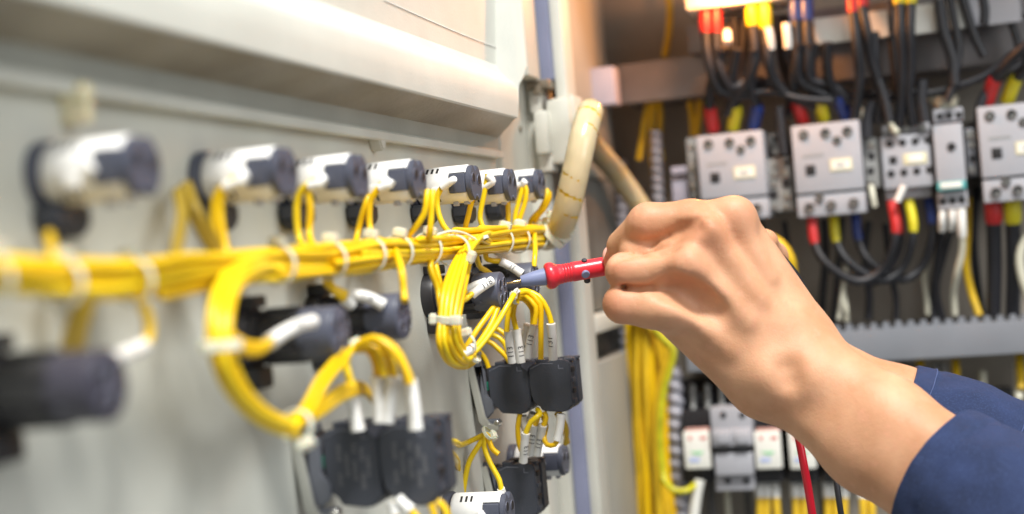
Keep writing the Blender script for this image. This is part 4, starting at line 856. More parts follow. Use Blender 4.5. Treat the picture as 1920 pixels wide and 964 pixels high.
# ---- right loop (sharp)
rc = [dh(905, 452, 31), dh(880, 466, 33), dh(862, 500, 34), dh(848, 545, 34.5), dh(843, 600, 34.5), dh(846, 640, 34.5), dh(860, 668, 34), dh(880, 676, 34)]
for k, (ox, oy, hh) in enumerate([(-22, 2, 31), (-13, 4, 33), (-3, 0, 35), (7, -4, 36), (15, -6, 35), (2, 3, 31), (-8, 5, 30)]):
    P = [slotpos(960, k + 6), slotpos(925, (k * 3) % 12)]
    for j, p in enumerate([(893, 452), (874, 478), (862, 515), (852, 556), (846, 600), (845, 636), (856, 664)]):
        f = [.35, .6, .9, 1, .9, 1, .8][j]
        P.append(dh(p[0] + ox * f, p[1] + (oy * 1.4 if j > 5 else oy * .3) + (0 if j < 5 else abs(ox) * .2 * (j - 4) * (1 if ox < 0 else -.6)), hh))
    P += [dh(874 + ox * .15, 678 - ox * .45, hh), dh(888, 668 - ox * .5, hh - 1)]
    hw(P, WR * 1.02, YEL2 if k % 2 else YEL)
for k, ox in enumerate((0, 7)):   # back pair of the loop, going behind
    hw([slotpos(812 + ox, 9 + k), dh(808 + ox * 1.5, 508, 27), dh(820 + ox, 540, 28), dh(826 + ox, 575, 30)], WR, YEL)
tie(center=dh(842, 600, 34), axis=Vector((.15, 0, 1)), rx=.0056, rz=.0048, hang=200, head=.0036, w=.0018); bm = bmesh.new(); p = dh(853, 601, 39); box(bm, p - Vector((.0022, .0014, .0020)), p + Vector((.0026, .0014, .0022)), bev=.0006); bm_obj('cable_tie', bm, TIE, har, True, 50, HO)
tie(center=dh(897, 452, 32), axis=Vector((-.35, 0, .9)), rx=.0048, rz=.0048, hang=250, head=.0040); tie(center=dh(850, 470, 30), axis=trunk(870) - trunk(830), rx=.0075, rz=.0070, hang=-25, head=.0036)
bm = bmesh.new(); tube(bm, catmull([dh(815, 442, 27), dh(842, 434, 31), dh(872, 438, 34), dh(893, 450, 36.5)], .002), .0006, 8); bm_obj('cable_tie', bm, TIE, har, True, 50, HO)
tie(center=dh(878, 646, 35), axis=dh(890, 640, 35) - dh(866, 655, 35), rx=.0030, rz=.0042, hang=100, head=.0036)
tie(center=dh(886, 668, 34.5), axis=Vector((.5, 0, .5)), rx=.0036, rz=.0046, hang=120, head=.0001)
YS = SW[3][0]
# from loop up to the switch tie
for (P, m) in [([(872, 676), (900, 640), (922, 605), (934, 575)], YEL), ([(880, 672), (908, 640), (932, 606), (952, 572), (964, 552)], YEL2), ([(868, 660), (895, 618), (914, 592), (930, 570)], YEL)]:
    hw([atY(a, b, YS - .022 + .006 * i) for i, (a, b) in enumerate(P)], WR, m)
for (P, m) in [([(905, 622), (922, 614), (948, 628), (958, 650), (960, 672)], YEL), ([(908, 630), (925, 628), (945, 642), (952, 660)], YEL2), ([(895, 645), (912, 638), (935, 655), (948, 668), (956, 680)], YEL), ([(890, 652), (902, 662), (912, 678), (916, 690)], YEL)]:
    hw([atY(a, b, .728) for a, b in P], WR, m)
sleeve([dh(862, 668, 35), dh(876, 660, 35), dh(886, 652, 35)], '', r=.0019)
# twin sleeves 118 going into the probed switch
YW = YS - .0102
hw([dh(858, 566, 33), dh(870, 562, 33), dh(884, 552, 32.5)], WR, YEL2); hw([dh(850, 558, 32), dh(862, 552, 31), dh(872, 546, 31)], WR, YEL)
sleeve([atY(866, 550, YW - .003), atY(888, 536, YW - .001), atY(912, 528, YW + .0015)], '', r=.0019); sleeve([atY(884, 553, YW - .006), atY(902, 540, YW - .004), atY(923, 526, YW + .0005)], '118', r=.00215, size=.0041, u=.62)
# sleeve 118 from the harness to the switch behind
YQ = SW[4][0] - .010
hw([slotpos(905, 8), atY(915, 487, YQ - .006), atY(938, 490, YQ - .002)], WR, YEL); hw([slotpos(885, 9), atY(898, 498, YQ - .03), atY(912, 508, YQ - .02), atY(922, 516, YQ - .015)], WR, YEL); sleeve([atY(938, 490, YQ - .002), atY(958, 500, YQ), atY(979, 514, YQ + .001)], '118', r=.0022, size=.0041)
hw([slotpos(1000, 9), atY(1003, 478, SW[4][0]), atY(1001, 500, SW[4][0] - .003)], WR, YEL2)
# fan from the tie at the switch's lower right to the 113 sleeves
YT = .715; hub = atY(968, 556, .700)
fan = [([(963, 568), (953, 590), (950, 622)], (951, 620), YEL), ([(966, 568), (962, 590), (968, 618)], (968, 616), YEL2), ([(985, 563), (998, 580), (999, 608)], (995, 606), YEL), ([(984, 556), (1004, 575), (1002, 608)], (1004, 607), YEL), ([(990, 549), (1012, 570), (1014, 610), (1014, 674)], None, YEL), ([(988, 546), (1010, 556), (1026, 580), (1034, 606)], (1033, 606), YEL2)]
for i, (P, _, m) in enumerate(fan): hw([hub + Vector((0, 0, .001 * (i - 3)))] + [atY(a, b, YT - .006 + .002 * (i % 3)) for a, b in P], WR * 1.03, m)
sleeve([atY(953, 621, YT - .004), atY(956, 650, YT - .003), atY(961, 680, YT - .001)], '113', r=.0022, size=.0043, u=.6, flip=True)
sleeve([atY(968, 617, YT - .003), atY(973, 650, YT - .002), atY(977, 680, YT - .001)], '113', r=.0022, size=.0043, u=.62, flip=True, rot=.5)
sleeve([atY(990, 608, YT + .006), atY(984, 640, YT + .008), atY(980, 672, YT + .010)], '113', r=.0022, size=.0043, u=.7, flip=True, rot=.8)
sleeve([atY(1002, 608, YT + .002), atY(994, 640, YT + .004), atY(990, 670, YT + .006)], '113', r=.0022, size=.0043, u=.45, flip=True)
sleeve([atY(1033, 607, YT - .003), atY(1036, 640, YT - .001), atY(1037, 674, YT + .001)], '131', r=.0022, size=.0043, u=.45, flip=True, rot=-.6)
tie(center=hub + Vector((.0006, -.002, 0)), axis=Vector((.75, 0, -.1)), rx=.0034, rz=.0040, hang=80, head=.0028); sleeve([atY(964, 545, .699), atY(970, 552, .699)], '', r=.0022)
# lower part: wires under the sharp blocks
YL = .727
hw([atY(975, 776, YL), atY(971, 800, YL), atY(973, 830, YL), atY(978, 846, YL)], WR, YEL); 
hw([atY(1008, 768, YL), atY(1012, 778, YL - .006), atY(996, 790, YL - .008), atY(986, 812, YL - .008)], WR * 1.05, YEL2); sleeve([atY(986, 812, YL - .008), atY(983, 838, YL - .006), atY(981, 866, YL - .003)], '113', r=.0022, size=.0041, u=.55, flip=True, rot=.7)
sleeve([atY(1002, 796, YL), atY(998, 825, YL + .003), atY(994, 852, YL + .006)], '113', r=.0022, size=.0043, u=.45, flip=True); sleeve([atY(1018, 797, YL), atY(1012, 825, YL + .003), atY(1006, 852, YL + .006)], '113', r=.0022, size=.0043, u=.55, flip=True)
hw([atY(1010, 772, YL), atY(1008, 785, YL), atY(1003, 798, YL)], WR, YEL); hw([atY(1020, 772, YL), atY(1024, 784, YL), atY(1019, 798, YL)], WR, YEL)
sleeve([atY(1052, 776, YL), atY(1050, 800, YL), atY(1045, 826, YL)], '', r=.0022); hw([atY(1046, 822, YL), atY(1040, 834, YL), atY(1026, 834, YL), atY(1020, 818, YL + .003), atY(1024, 800, YL + .006), atY(1018, 780, YL + .006)], WR, YEL)
hw([atY(1044, 776, YL + .02), atY(1056, 800, YL + .03), atY(1064, 830, YL + .04)], WR, YEL); hw([atY(1050, 776, YL + .02), atY(1062, 805, YL + .03), atY(1060, 832, YL + .04)], WR, YEL)
sleeve([atY(980, 780, YL + .002), atY(984, 800, YL + .003), atY(990, 812, YL + .004)], '', r=.0022); sleeve([atY(1000, 775, YL + .004), atY(994, 790, YL + .005)], '', r=.0022)
# y shaped tree left of the lowest block
Yt = .70
for (P, m) in [([(828, 822), (850, 828), (880, 828), (908, 815)], YEL2), ([(832, 828), (848, 850), (860, 890), (864, 928)], YEL), ([(914, 812), (900, 832), (880, 865), (872, 900), (868, 928)], YEL2), ([(908, 812), (908, 838), (920, 870), (936, 900), (940, 920)], YEL2), ([(914, 815), (922, 840), (935, 852)], YEL), ([(830, 820), (835, 812)], YEL)]:
    hw([atY(a, b, Yt if a > 845 or m is YEL else Yt) if a > 850 else dh(a, b, 32) for a, b in P], WR * 1.02, m)
tie(center=atY(914, 812, Yt), axis=Vector((.7, 0, .4)), rx=.0032, rz=.0034, hang=60, head=.0034); tie(center=dh(831, 823, 32), axis=Vector((.6, 0, -.3)), rx=.0034, rz=.0034, hang=100, head=.0040)
sleeve([atY(939, 916, Yt), atY(944, 930, Yt + .002)], '', r=.0019)
# ---- the spiral wrap that carries the harness to the cabinet
sp = thing('spiral_wrap_tube', 'cream spiral wrap tube rising from the harness end towards the cabinet', 'cable wrap', tuple(dh(1030, 450, 24)))
core = [dh(1022, 446, 24), atY(1045, 434, .80), atY(1062, 395, .79), atY(1080, 320, .785), atY(1094, 255, .79), atY(1106, 214, .806), atY(1103, 228, .86), atY(1106, 266, .94), atY(1156, 325, 1.03), atY(1200, 388, 1.06), atY(1222, 430, 1.06), atY(1222, 560, 1.06)]
C = catmull(core, .0008); T, Uu = frames(C)
rad = .0078
bm = bmesh.new(); tube(bm, C[::4], rad * .94, 20); bm_obj('wire_core', bm, YEL2, sp, True, 60, sp.location)
bm = bmesh.new(); n = 36; pitch = .0095; gap = .0008; acc = 0; L = [0]
for i in range(1, len(C)): acc += (C[i] - C[i - 1]).length; L.append(acc)
rows = []
for i, c in enumerate(C):
    V = T[i].cross(Uu[i]); rows.append([bm.verts.new(c + (Uu[i] * math.cos(2 * math.pi * k / n) + V * math.sin(2 * math.pi * k / n)) * (rad * (1 + .006 * math.sin(2 * math.pi * (L[i] / pitch + k / n)))) ) for k in range(n)])
for i in range(len(rows) - 1):
    for k in range(n):
        ph = (L[i] / pitch + k / n) % 1.0; g_ = (gap / pitch) * max(0, 1.7 * math.sin(L[i] * 130 + k * .12))
        if ph > g_: bm.faces.new((rows[i][k], rows[i][(k + 1) % n], rows[i + 1][(k + 1) % n], rows[i + 1][k]))
for v in [v for v in bm.verts if not v.link_faces]: bm.verts.remove(v)
bmesh.ops.solidify(bm, geom=bm.faces[:], thickness=.0003)
bm_obj('wrap', bm, WRAP, sp, True, 60, sp.location)
for k, (px, py, Y) in enumerate([(1036, 441, .80), (1044, 434, .80), (1052, 422, .798)]):
    c = atY(px, py, Y); ax = atY(px + 12, py - 10 - k * 5, Y) - c
    axis = ax.normalized(); X = axis.orthogonal().normalized(); Z = axis.cross(X); bm = bmesh.new(); rr = []
    for j in range(36):
        a = 2 * math.pi * j / 36; d = X * math.cos(a) + Z * math.sin(a); rr.append([bm.verts.new(c + d * (rad + o_) + axis * s_) for o_, s_ in ((.0002, -.0020), (.0011, -.0016), (.0011, .0016), (.0002, .0020))])
    for j in range(36):
        for q in range(3): bm.faces.new((rr[j][q], rr[(j + 1) % 36][q], rr[(j + 1) % 36][q + 1], rr[j][q + 1]))
    p = c + Vector((-.0045, -.004, .0065)); box(bm, p - Vector((.0022, .0018, .0020)), p + Vector((.0022, .0018, .0020)), bev=.0006)
    bm_obj('cable_tie', bm, TIE, sp, True, 50, sp.location)
# ================================================================== TEST PROBE
def axis_lathe(bm, A, D, prof, n=40, mi=0):
    t_ = bmesh.new(); lathe(t_, prof, n, 'z'); merge(bm, t_, mi, Matrix.Translation(A) @ D.to_track_quat('Z', 'Y').to_matrix().to_4x4())
dT = .708
tip = atd(948, 532, dT + .001); tail = atd(1300, 470, dT + .012)
D = (tail - tip).normalized(); pr = thing('test_probe', 'red test probe with blue grey nose held in the fingers, pin touching a switch', 'test probe', tuple(tip))
k_ = dT / F_PX
def at(px): # distance along the axis for a pixel column
    best = min(range(0, 1200), key=lambda i: abs(((tip + D * i * .0001).dot(Rt) / (tip + D * i * .0001).dot(Fw)) * F_PX + 960 - px)); return best * .0001
PO = Vector(pr.location)
bm = bmesh.new(); axis_lathe(bm, tip, D, [(0, .0001), (.0008, .00035), (at(962), .0006), (at(962) + .0001, .00085), (at(978), .0009), (at(978), .0001)], 16); bm_obj('pin', bm, GOLD, pr, off=PO)
bm = bmesh.new(); axis_lathe(bm, tip, D, [(at(976), .0004), (at(976), .0022), (at(978), .0026), (at(1000), .0037), (at(1024), .0045), (at(1024), .001)], 40); bm_obj('nose', bm, BLUEG, pr, off=PO)
s = at
bm = bmesh.new()
prof = [(s(1022), .001), (s(1022), .0050), (s(1024), .0059), (s(1027), .0065), (s(1031), .0067), (s(1036), .0066), (s(1040), .0060), (s(1044), .0053), (s(1048), .0049)]
for q in range(4): prof += [(s(1053 + q * 5), .0049), (s(1054.5 + q * 5), .0046), (s(1056.5 + q * 5), .0046), (s(1058 + q * 5), .0049)]
prof += [(s(1078), .0049), (s(1098), .0048), (s(1136), .0047), (s(1200), .0046), (s(1300), .0050), (s(1300) + .012, .0046), (s(1300) + .013, .001)]
axis_lathe(bm, tip, D, prof, 48); bm_obj('handle', bm, RED, pr, off=PO)
c = tip + D * s(1094); side = D.cross(Fw).normalized()
if side.dot(Up) > 0: side = -side
v1 = (-Fw * .83 + side * .42); v1 = (v1 - D * v1.dot(D)).normalized(); bm = bmesh.new(); cyl(bm, c + v1 * .003, c + v1 * .0056, .0021, 24, bev=.0005); bm_obj('side_stud', bm, BLUEG, pr, off=PO)
bm = bmesh.new(); v2 = (side * .9 + Fw * .45).normalized(); c2 = tip + D * s(1098); cyl(bm, c2 + v2 * .003, c2 + v2 * .0072, .0017, 20, bev=.0005); cyl(bm, c2 - v2 * .003, c2 - v2 * .0060, .0014, 20, bev=.0005); bm_obj('side_stud', bm, CHAR, pr, off=PO)
# its red lead: behind the hand, out below the forearm
lead = [tip + D * (s(1300) + .010), tip + D * (s(1300) + .03) + Vector((0, 0, -.004)), atd(1440, 560, .742), atd(1480, 690, .745), atd(1494, 800, .735), atd(1505, 860, .73), atd(1516, 920, .73), atd(1530, 1010, .73)]
t = thing('probe_lead', 'red lead hanging from behind the forearm to the bottom edge', 'cable', tuple(lead[-1])); bm = bmesh.new(); tube(bm, catmull(lead, .003), .0021, 14); bm_obj('lead_sheath', bm, REDW, t, True, 60, t.location)
# black probe of the second hand and its lead
P = [atd(1446, 462, .742), atd(1462, 478, .738), atd(1482, 500, .738), atd(1505, 535, .742), atd(1530, 600, .755), atd(1545, 700, .765), atd(1558, 800, .76), atd(1564, 870, .75), atd(1572, 930, .745), atd(1584, 1010, .745)]
t = thing('black_lead', 'black lead passing behind the hand and out under the forearm right of the red one', 'cable', tuple(P[-1])); bm = bmesh.new(); tube(bm, catmull(P, .003), .0016, 12); bm_obj('lead_sheath', bm, BLKW, t, True, 60, t.location)
# yellow sleeved wire seen behind the knuckle
cable([(1440, 446, 1.0), (1462, 458, 1.0), (1480, 485, 1.0), (1486, 540, 1.01)], .0040, YELD, 'yellow wire arching out from behind the hand beside the black lead', cat='wire', name='yellow_wire')

# ================================================================== PERSON: hand, forearms, sleeves
skin = bpy.data.materials.new('skin'); skin.use_nodes = True; nt = skin.node_tree; b = nt.nodes['Principled BSDF']
tc = nt.nodes.new('ShaderNodeTexCoord')
def noise(sc_, det=4, rough=.5):
    n = nt.nodes.new('ShaderNodeTexNoise'); n.inputs['Scale'].default_value = sc_; n.inputs['Detail'].default_value = det; n.inputs['Roughness'].default_value = rough; nt.links.new(tc.outputs['Object'], n.inputs['Vector']); return n
def ramp(src, a, b_, ca, cb):
    r = nt.nodes.new('ShaderNodeMapRange'); r.inputs[1].default_value = a; r.inputs[2].default_value = b_; nt.links.new(src, r.inputs[0])
    m = nt.nodes.new('ShaderNodeMix'); m.data_type = 'RGBA'; nt.links.new(r.outputs[0], m.inputs[0])
    for s_, c_ in ((6, ca), (7, cb)):
        if isinstance(c_, tuple): m.inputs[s_].default_value = (*c_, 1)
        else: nt.links.new(c_, m.inputs[s_])
    return m.outputs[2]
n1 = noise(45, 4); n2 = noise(260, 3)
c1 = ramp(n1.outputs['Fac'], .35, .68, (0.52, 0.258, 0.138), (0.66, 0.362, 0.215))
c2 = ramp(n2.outputs['Fac'], .55, .8, c1, (0.63, 0.31, 0.19))
# knuckles carry a redder tone stored on the mesh
at_ = nt.nodes.new('ShaderNodeAttribute'); at_.attribute_name = 'redness'
mm = nt.nodes.new('ShaderNodeMix'); mm.data_type = 'RGBA'; nt.links.new(at_.outputs['Fac'], mm.inputs[0]); nt.links.new(c2, mm.inputs[6]); mm.inputs[7].default_value = (0.58, 0.22, 0.13, 1)
nt.links.new(mm.outputs[2], b.inputs['Base Color'])
b.inputs['Subsurface Weight'].default_value = .22; b.inputs['Subsurface Radius'].default_value = (1, .32, .16); b.inputs['Subsurface Scale'].default_value = .0035
b.inputs['Roughness'].default_value = .52; b.inputs['Specular IOR Level'].default_value = .36
vo = nt.nodes.new('ShaderNodeTexVoronoi'); vo.feature = 'DISTANCE_TO_EDGE'; vo.inputs['Scale'].default_value = 900; nt.links.new(tc.outputs['Object'], vo.inputs['Vector'])
n3 = noise(380, 5, .6); ad = nt.nodes.new('ShaderNodeMath'); ad.operation = 'ADD'; nt.links.new(vo.outputs['Distance'], ad.inputs[0]); nt.links.new(n3.outputs['Fac'], ad.inputs[1])
bp = nt.nodes.new('ShaderNodeBump'); bp.inputs['Strength'].default_value = .4; bp.inputs['Distance'].default_value = .00035; nt.links.new(ad.outputs[0], bp.inputs['Height']); nt.links.new(bp.outputs[0], b.inputs['Normal'])
NAIL = mat('nail', (0.78, 0.42, 0.34), 0.3, var=.02, coat=.3)

PX = .68 / F_PX
def cp(px, py, d):     # camera-aligned coordinates (right, up, depth)
    return np.array([(px - 960) / F_PX * d, -(py - 482) / F_PX * d, d])
def rc(a, b, ra, rb): return ('c', cp(*a), cp(*b), ra * PX, rb * PX)
def sd(pr_, P):
    if pr_[0] == 'c':
        _, a, b, ra, rb = pr_; ba = b - a; l = max(1e-9, ba @ ba); h = np.clip(((P - a) @ ba) / l, 0, 1)
        return np.linalg.norm(P - a - h[..., None] * ba, axis=-1) - (ra + (rb - ra) * h)
    _, c, rr, Rm = pr_; q = (P - c) @ Rm / rr; k0 = np.linalg.norm(q, axis=-1); k1 = np.linalg.norm(q / rr, axis=-1); return k0 * (k0 - 1) / np.maximum(k1, 1e-6)
def smin(a, b, k):
    h = np.maximum(k - np.abs(a - b), 0) / k; return np.minimum(a, b) - h * h * k * .25
def smax(a, b, k): return -smin(-a, -b, k)
def fold(prims, P, k):
    d = None
    for p in prims:
        s_ = sd(p, P); d = s_ if d is None else smin(d, s_, k)
    return d
def surface_nets(fn, lo_, hi_, h):
    n = np.ceil((hi_ - lo_) / h).astype(int) + 1
    xs = [lo_[i] + h * np.arange(n[i]) for i in range(3)]
    V = np.empty(tuple(n), np.float32)
    for i in range(n[0]):
        Y_, Z_ = np.meshgrid(xs[1], xs[2], indexing='ij'); P = np.stack([np.full_like(Y_, xs[0][i]), Y_, Z_], -1); V[i] = fn(P)
    S = V < 0
    c = sum(S[a:n[0] - 1 + a, b_:n[1] - 1 + b_, c_:n[2] - 1 + c_].astype(int) for a in (0, 1) for b_ in (0, 1) for c_ in (0, 1))
    act = (c > 0) & (c < 8); idx = -np.ones(act.shape, int); I = np.argwhere(act); idx[act] = np.arange(len(I))
    acc = np.zeros((len(I), 3)); cnt = np.zeros(len(I))
    corners = [(a, b_, c_) for a in (0, 1) for b_ in (0, 1) for c_ in (0, 1)]
    for a in corners:
        for ax in range(3):
            if a[ax] == 1: continue
            b_ = list(a); b_[ax] = 1; va = V[I[:, 0] + a[0], I[:, 1] + a[1], I[:, 2] + a[2]]; vb = V[I[:, 0] + b_[0], I[:, 1] + b_[1], I[:, 2] + b_[2]]
            m = (va < 0) != (vb < 0); t_ = np.where(m, va / np.where(m, va - vb, 1), 0); p = np.tile(np.array(a, float), (len(I), 1)); p[:, ax] = t_
            acc[m] += p[m]; cnt[m] += 1
    verts = lo_ + h * (I + acc / cnt[:, None])
    F = []
    for ax in range(3):
        u, v = (ax + 1) % 3, (ax + 2) % 3
        sl0 = [slice(None)] * 3; sl1 = [slice(None)] * 3; sl0[ax] = slice(0, n[ax] - 1); sl1[ax] = slice(1, n[ax])
        cr = S[tuple(sl0)] != S[tuple(sl1)]; E = np.argwhere(cr); E = E[(E[:, u] > 0) & (E[:, v] > 0) & (E[:, u] < n[u] - 1) & (E[:, v] < n[v] - 1)]
        du = np.zeros(3, int); du[u] = 1; dv = np.zeros(3, int); dv[v] = 1
        g_ = lambda e: idx[e[:, 0], e[:, 1], e[:, 2]]
        q = np.stack([g_(E), g_(E - du), g_(E - du - dv), g_(E - dv)], 1); fl = S[E[:, 0], E[:, 1], E[:, 2]]; q[fl] = q[fl][:, ::-1]; F.append(q)
    F = np.concatenate(F); F = F[(F >= 0).all(1)]
    return verts, F
def to_world(v):
    M = np.array([[Rt.x, Rt.y, Rt.z], [Up.x, Up.y, Up.z], [Fw.x, Fw.y, Fw.z]]); return v @ M
def body(name, fn, lo_, hi_, h, parent, red=()):
    v, F = surface_nets(fn, np.array(lo_), np.array(hi_), h)
    # laplacian smoothing, then a re-projection to the surface
    e = np.concatenate([F[:, [0, 1]], F[:, [1, 2]], F[:, [2, 3]], F[:, [3, 0]]])
    for it in range(3):
        s_ = np.zeros_like(v); c_ = np.zeros(len(v))
        for a, b_ in ((0, 1), (1, 0)): np.add.at(s_, e[:, a], v[e[:, b_]]); np.add.at(c_, e[:, a], 1)
        v = v * .4 + .6 * s_ / c_[:, None]
    w = to_world(v) - np.array(origin_of(parent)); me = bpy.data.meshes.new(name); me.from_pydata(w.tolist(), [], F.tolist()); me.update()
    at_ = me.attributes.new('redness', 'FLOAT', 'POINT'); r_ = np.zeros(len(v))
    for (c_, rad_, am) in red: r_ = np.maximum(r_, am * np.exp(-((v - c_) ** 2).sum(1) / rad_ ** 2))
    at_.data.foreach_set('value', r_.astype(np.float32))
    me.polygons.foreach_set('use_smooth', [True] * len(me.polygons))
    bmx = bmesh.new(); bmx.from_mesh(me); bmesh.ops.recalc_face_normals(bmx, faces=bmx.faces[:]); bmx.to_mesh(me); bmx.free()
    return link(name, me, skin, parent)
per = thing('person', 'pair of bare forearms in navy sleeves reaching in, near hand closed on a red probe', 'person', tuple(atd(1760, 900, .64)))

# ---- near hand (fingers to the left, back of the hand to the viewer)
f_index = [rc((1378, 418, .675), (1296, 413, .670), 38, 37), rc((1296, 413, .670), (1214, 417, .672), 37, 35), rc((1214, 417, .672), (1166, 458, .686), 34, 28), rc((1164, 466, .690), (1150, 492, .708), 25, 20)]
f_mid = [rc((1322, 450, .668), (1256, 459, .6705), 36, 31), rc((1256, 459, .6705), (1192, 475, .676), 31, 29), rc((1192, 475, .676), (1170, 505, .698), 28, 24), rc((1166, 508, .700), (1185, 510, .722), 23, 19)]
f_ring = [rc((1292, 500, .661), (1235, 506, .660), 35, 31), rc((1235, 506, .660), (1170, 508, .662), 32, 34), rc((1170, 508, .664), (1164, 518, .694), 31, 26), rc((1164, 518, .694), (1205, 530, .715), 24, 20)]
f_pink = [rc((1262, 585, .664), (1215, 578, .661), 38, 34), rc((1215, 576, .661), (1168, 570, .663), 35, 36), rc((1168, 570, .663), (1160, 576, .690), 32, 26), rc((1160, 576, .690), (1200, 585, .712), 24, 19)]
f_thumb = [rc((1420, 600, .705), (1330, 545, .724), 50, 36), rc((1330, 545, .724), (1225, 510, .727), 32, 28), rc((1225, 510, .727), (1146, 484, .716), 26, 19)]
palm = [rc((1374, 418, .678), (1505, 625, .682), 43, 50), rc((1322, 455, .668), (1480, 655, .672), 40, 50), rc((1292, 505, .664), (1450, 690, .668), 38, 46), rc((1268, 592, .668), (1420, 732, .672), 42, 46),
        rc((1370, 500, .698), (1480, 650, .695), 60, 60), rc((1310, 590, .694), (1440, 700, .692), 56, 56), rc((1400, 450, .700), (1500, 610, .700), 40, 46)]
arm = [rc((1492, 652, .676), (1660, 790, .652), 57, 76), rc((1446, 712, .676), (1625, 840, .655), 52, 74), rc((1660, 790, .652), (1900, 950, .614), 76, 80), rc((1625, 840, .655), (1860, 1000, .618), 72, 78)]
bumps = [rc((1446, 702, .660), (1450, 706, .660), 32, 32), rc((1512, 700, .660), (1520, 706, .659), 36, 36)]
tend = [rc((1376, 398, .6645), (1440, 520, .6660), 16, 9), rc((1326, 432, .6555), (1420, 560, .6600), 17, 9), rc((1292, 492, .6525), (1400, 600, .6575), 16, 9), rc((1264, 574, .6535), (1370, 655, .6600), 13, 8)]
knob = [rc((1380, 402, .669), (1372, 404, .669), 24, 24), rc((1322, 434, .6585), (1316, 438, .6590), 24, 24), rc((1290, 494, .6545), (1284, 498, .6545), 23, 23), rc((1258, 576, .656), (1250, 578, .656), 23, 23)]
valley = [rc((1306, 442, .640), (1345, 474, .643), 8, 6), rc((1345, 470, .6445), (1400, 520, .648), 9, 6), rc((1474, 700, .630), (1482, 730, .632), 13, 12), rc((1340, 530, .637), (1400, 580, .6415), 9, 6)]
crease = [rc((1176, 388, .655), (1182, 402, .648), 3, 3), rc((1240, 382, .668), (1240, 392, .658), 2, 2)]
def hand_fn(P):
    fi, fm, fr, fp, ft = [fold(f, P, k_) for f, k_ in ((f_index, .0035), (f_mid, .003), (f_ring, .003), (f_pink, .0035), (f_thumb, .006))]
    fing = smin(smin(fi, fm, .0005), smin(fr, fp, .0006), .0005)
    pl_ = fold(palm, P, .012); pl_ = smin(pl_, fold(arm, P, .010), .016); pl_ = smin(pl_, ft, .008)
    d = smin(pl_, fing, .0032); d = smin(d, fold(tend, P, .004), .0075); d = smin(d, fold(knob, P, .003), .011); d = smin(d, fold(bumps, P, .004), .012)
    for v_ in valley: d = smax(d, -sd(v_, P), .010)
    return d
def surf_d(px, py, fn):
    ds = np.arange(.60, .74, .0006); P = np.array([cp(px, py, d) for d in ds]); v = fn(P)
    k = np.argmax(v < 0); return ds[k] if (v < 0).any() else .70
def crease(path, r0, r1, k_=.0030, sink=0.0):
    pts = [(a, b_, surf_d(a, b_, hand_fn) + sink) for a, b_ in path]; n = len(pts) - 1
    return [(rc(pts[i], pts[i + 1], r0 + (r1 - r0) * i / n, r0 + (r1 - r0) * (i + 1) / n), k_) for i in range(n)]
CR = crease([(1172, 480), (1192, 474), (1222, 458), (1252, 443), (1284, 425), (1306, 412), (1322, 405)], 6.5, 2.5, .0030, .0012) + crease([(1158, 484), (1176, 478), (1205, 476), (1235, 476), (1258, 472), (1272, 466)], 7.5, 3, .0030, .0012) + crease([(1146, 537), (1172, 539), (1200, 543), (1220, 540), (1234, 532)], 6.0, 2.5, .0030, .0010)
CR += crease([(1258, 540), (1286, 551), (1316, 566), (1346, 582)], 16, 7, .009, -.0014) + crease([(1272, 432), (1292, 426), (1312, 428)], 7, 4, .006, -.001)
CR += crease([(1192, 386), (1186, 398), (1184, 412)], 1.0, .8, .0012) + crease([(1203, 383), (1197, 396), (1196, 410)], 1.0, .8, .0012) + crease([(1150, 492), (1147, 508), (1150, 524)], 1.0, .8, .0012) + crease([(1479, 694), (1482, 712)], 9, 7, .009, -.0016)
def hand2(P):
    d = hand_fn(P)
    for c_, k_ in CR: d = smax(d, -sd(c_, P), k_)
    return d
red = [(cp(1378, 400, .665), .012, .30), (cp(1320, 440, .655), .012, .35), (cp(1290, 495, .652), .012, .30), (cp(1185, 410, .664), .010, .35), (cp(1150, 510, .655), .010, .45), (cp(1145, 575, .655), .011, .5), (cp(1140, 480, .70), .008, .5)]
hand = body('arm', hand2, np.array([.036, -.150, .56]), np.array([.235, .034, .772]), .00115, per, red)
# thumb nail
nc = atd(1141, 480, .7085); bm = bmesh.new(); bmesh.ops.create_uvsphere(bm, u_segments=20, v_segments=12, radius=1)
for v in bm.verts: q = Vector((v.co.x * .0030, v.co.y * .0046, v.co.z * .0012)); v.co = nc + Rt * q.x + Up * q.y - Fw * q.z
bm_obj('nail', bm, NAIL, hand, off=per.location)

# ---- far arm, mostly hidden
farm = [rc((1900, 900, .735), (1690, 783, .745), 118, 95), rc((1690, 783, .745), (1560, 705, .765), 95, 72), rc((1560, 715, .765), (1500, 660, .775), 62, 56), rc((1500, 660, .775), (1450, 560, .785), 58, 52), rc((1480, 640, .765), (1460, 560, .780), 44, 40)]
ffing = [[rc((1450, 540, .785), (1452, 480, .775), 36, 28), rc((1452, 480, .775), (1436, 452, .752), 26, 23), rc((1436, 452, .752), (1420, 470, .738), 21, 18)], [rc((1420, 550, .790), (1400, 490, .785), 34, 27), rc((1400, 490, .785), (1380, 470, .765), 25, 22), rc((1380, 470, .765), (1372, 500, .750), 20, 17)],
         [rc((1400, 580, .792), (1360, 530, .790), 33, 26), rc((1360, 530, .790), (1345, 520, .770), 24, 21), rc((1345, 520, .770), (1350, 550, .755), 19, 16)], [rc((1400, 610, .790), (1360, 590, .788), 30, 23), rc((1360, 590, .788), (1345, 580, .770), 21, 18), rc((1345, 580, .770), (1355, 600, .758), 17, 15)], [rc((1500, 620, .760), (1468, 540, .752), 36, 28), rc((1468, 540, .752), (1440, 500, .748), 26, 21)]]
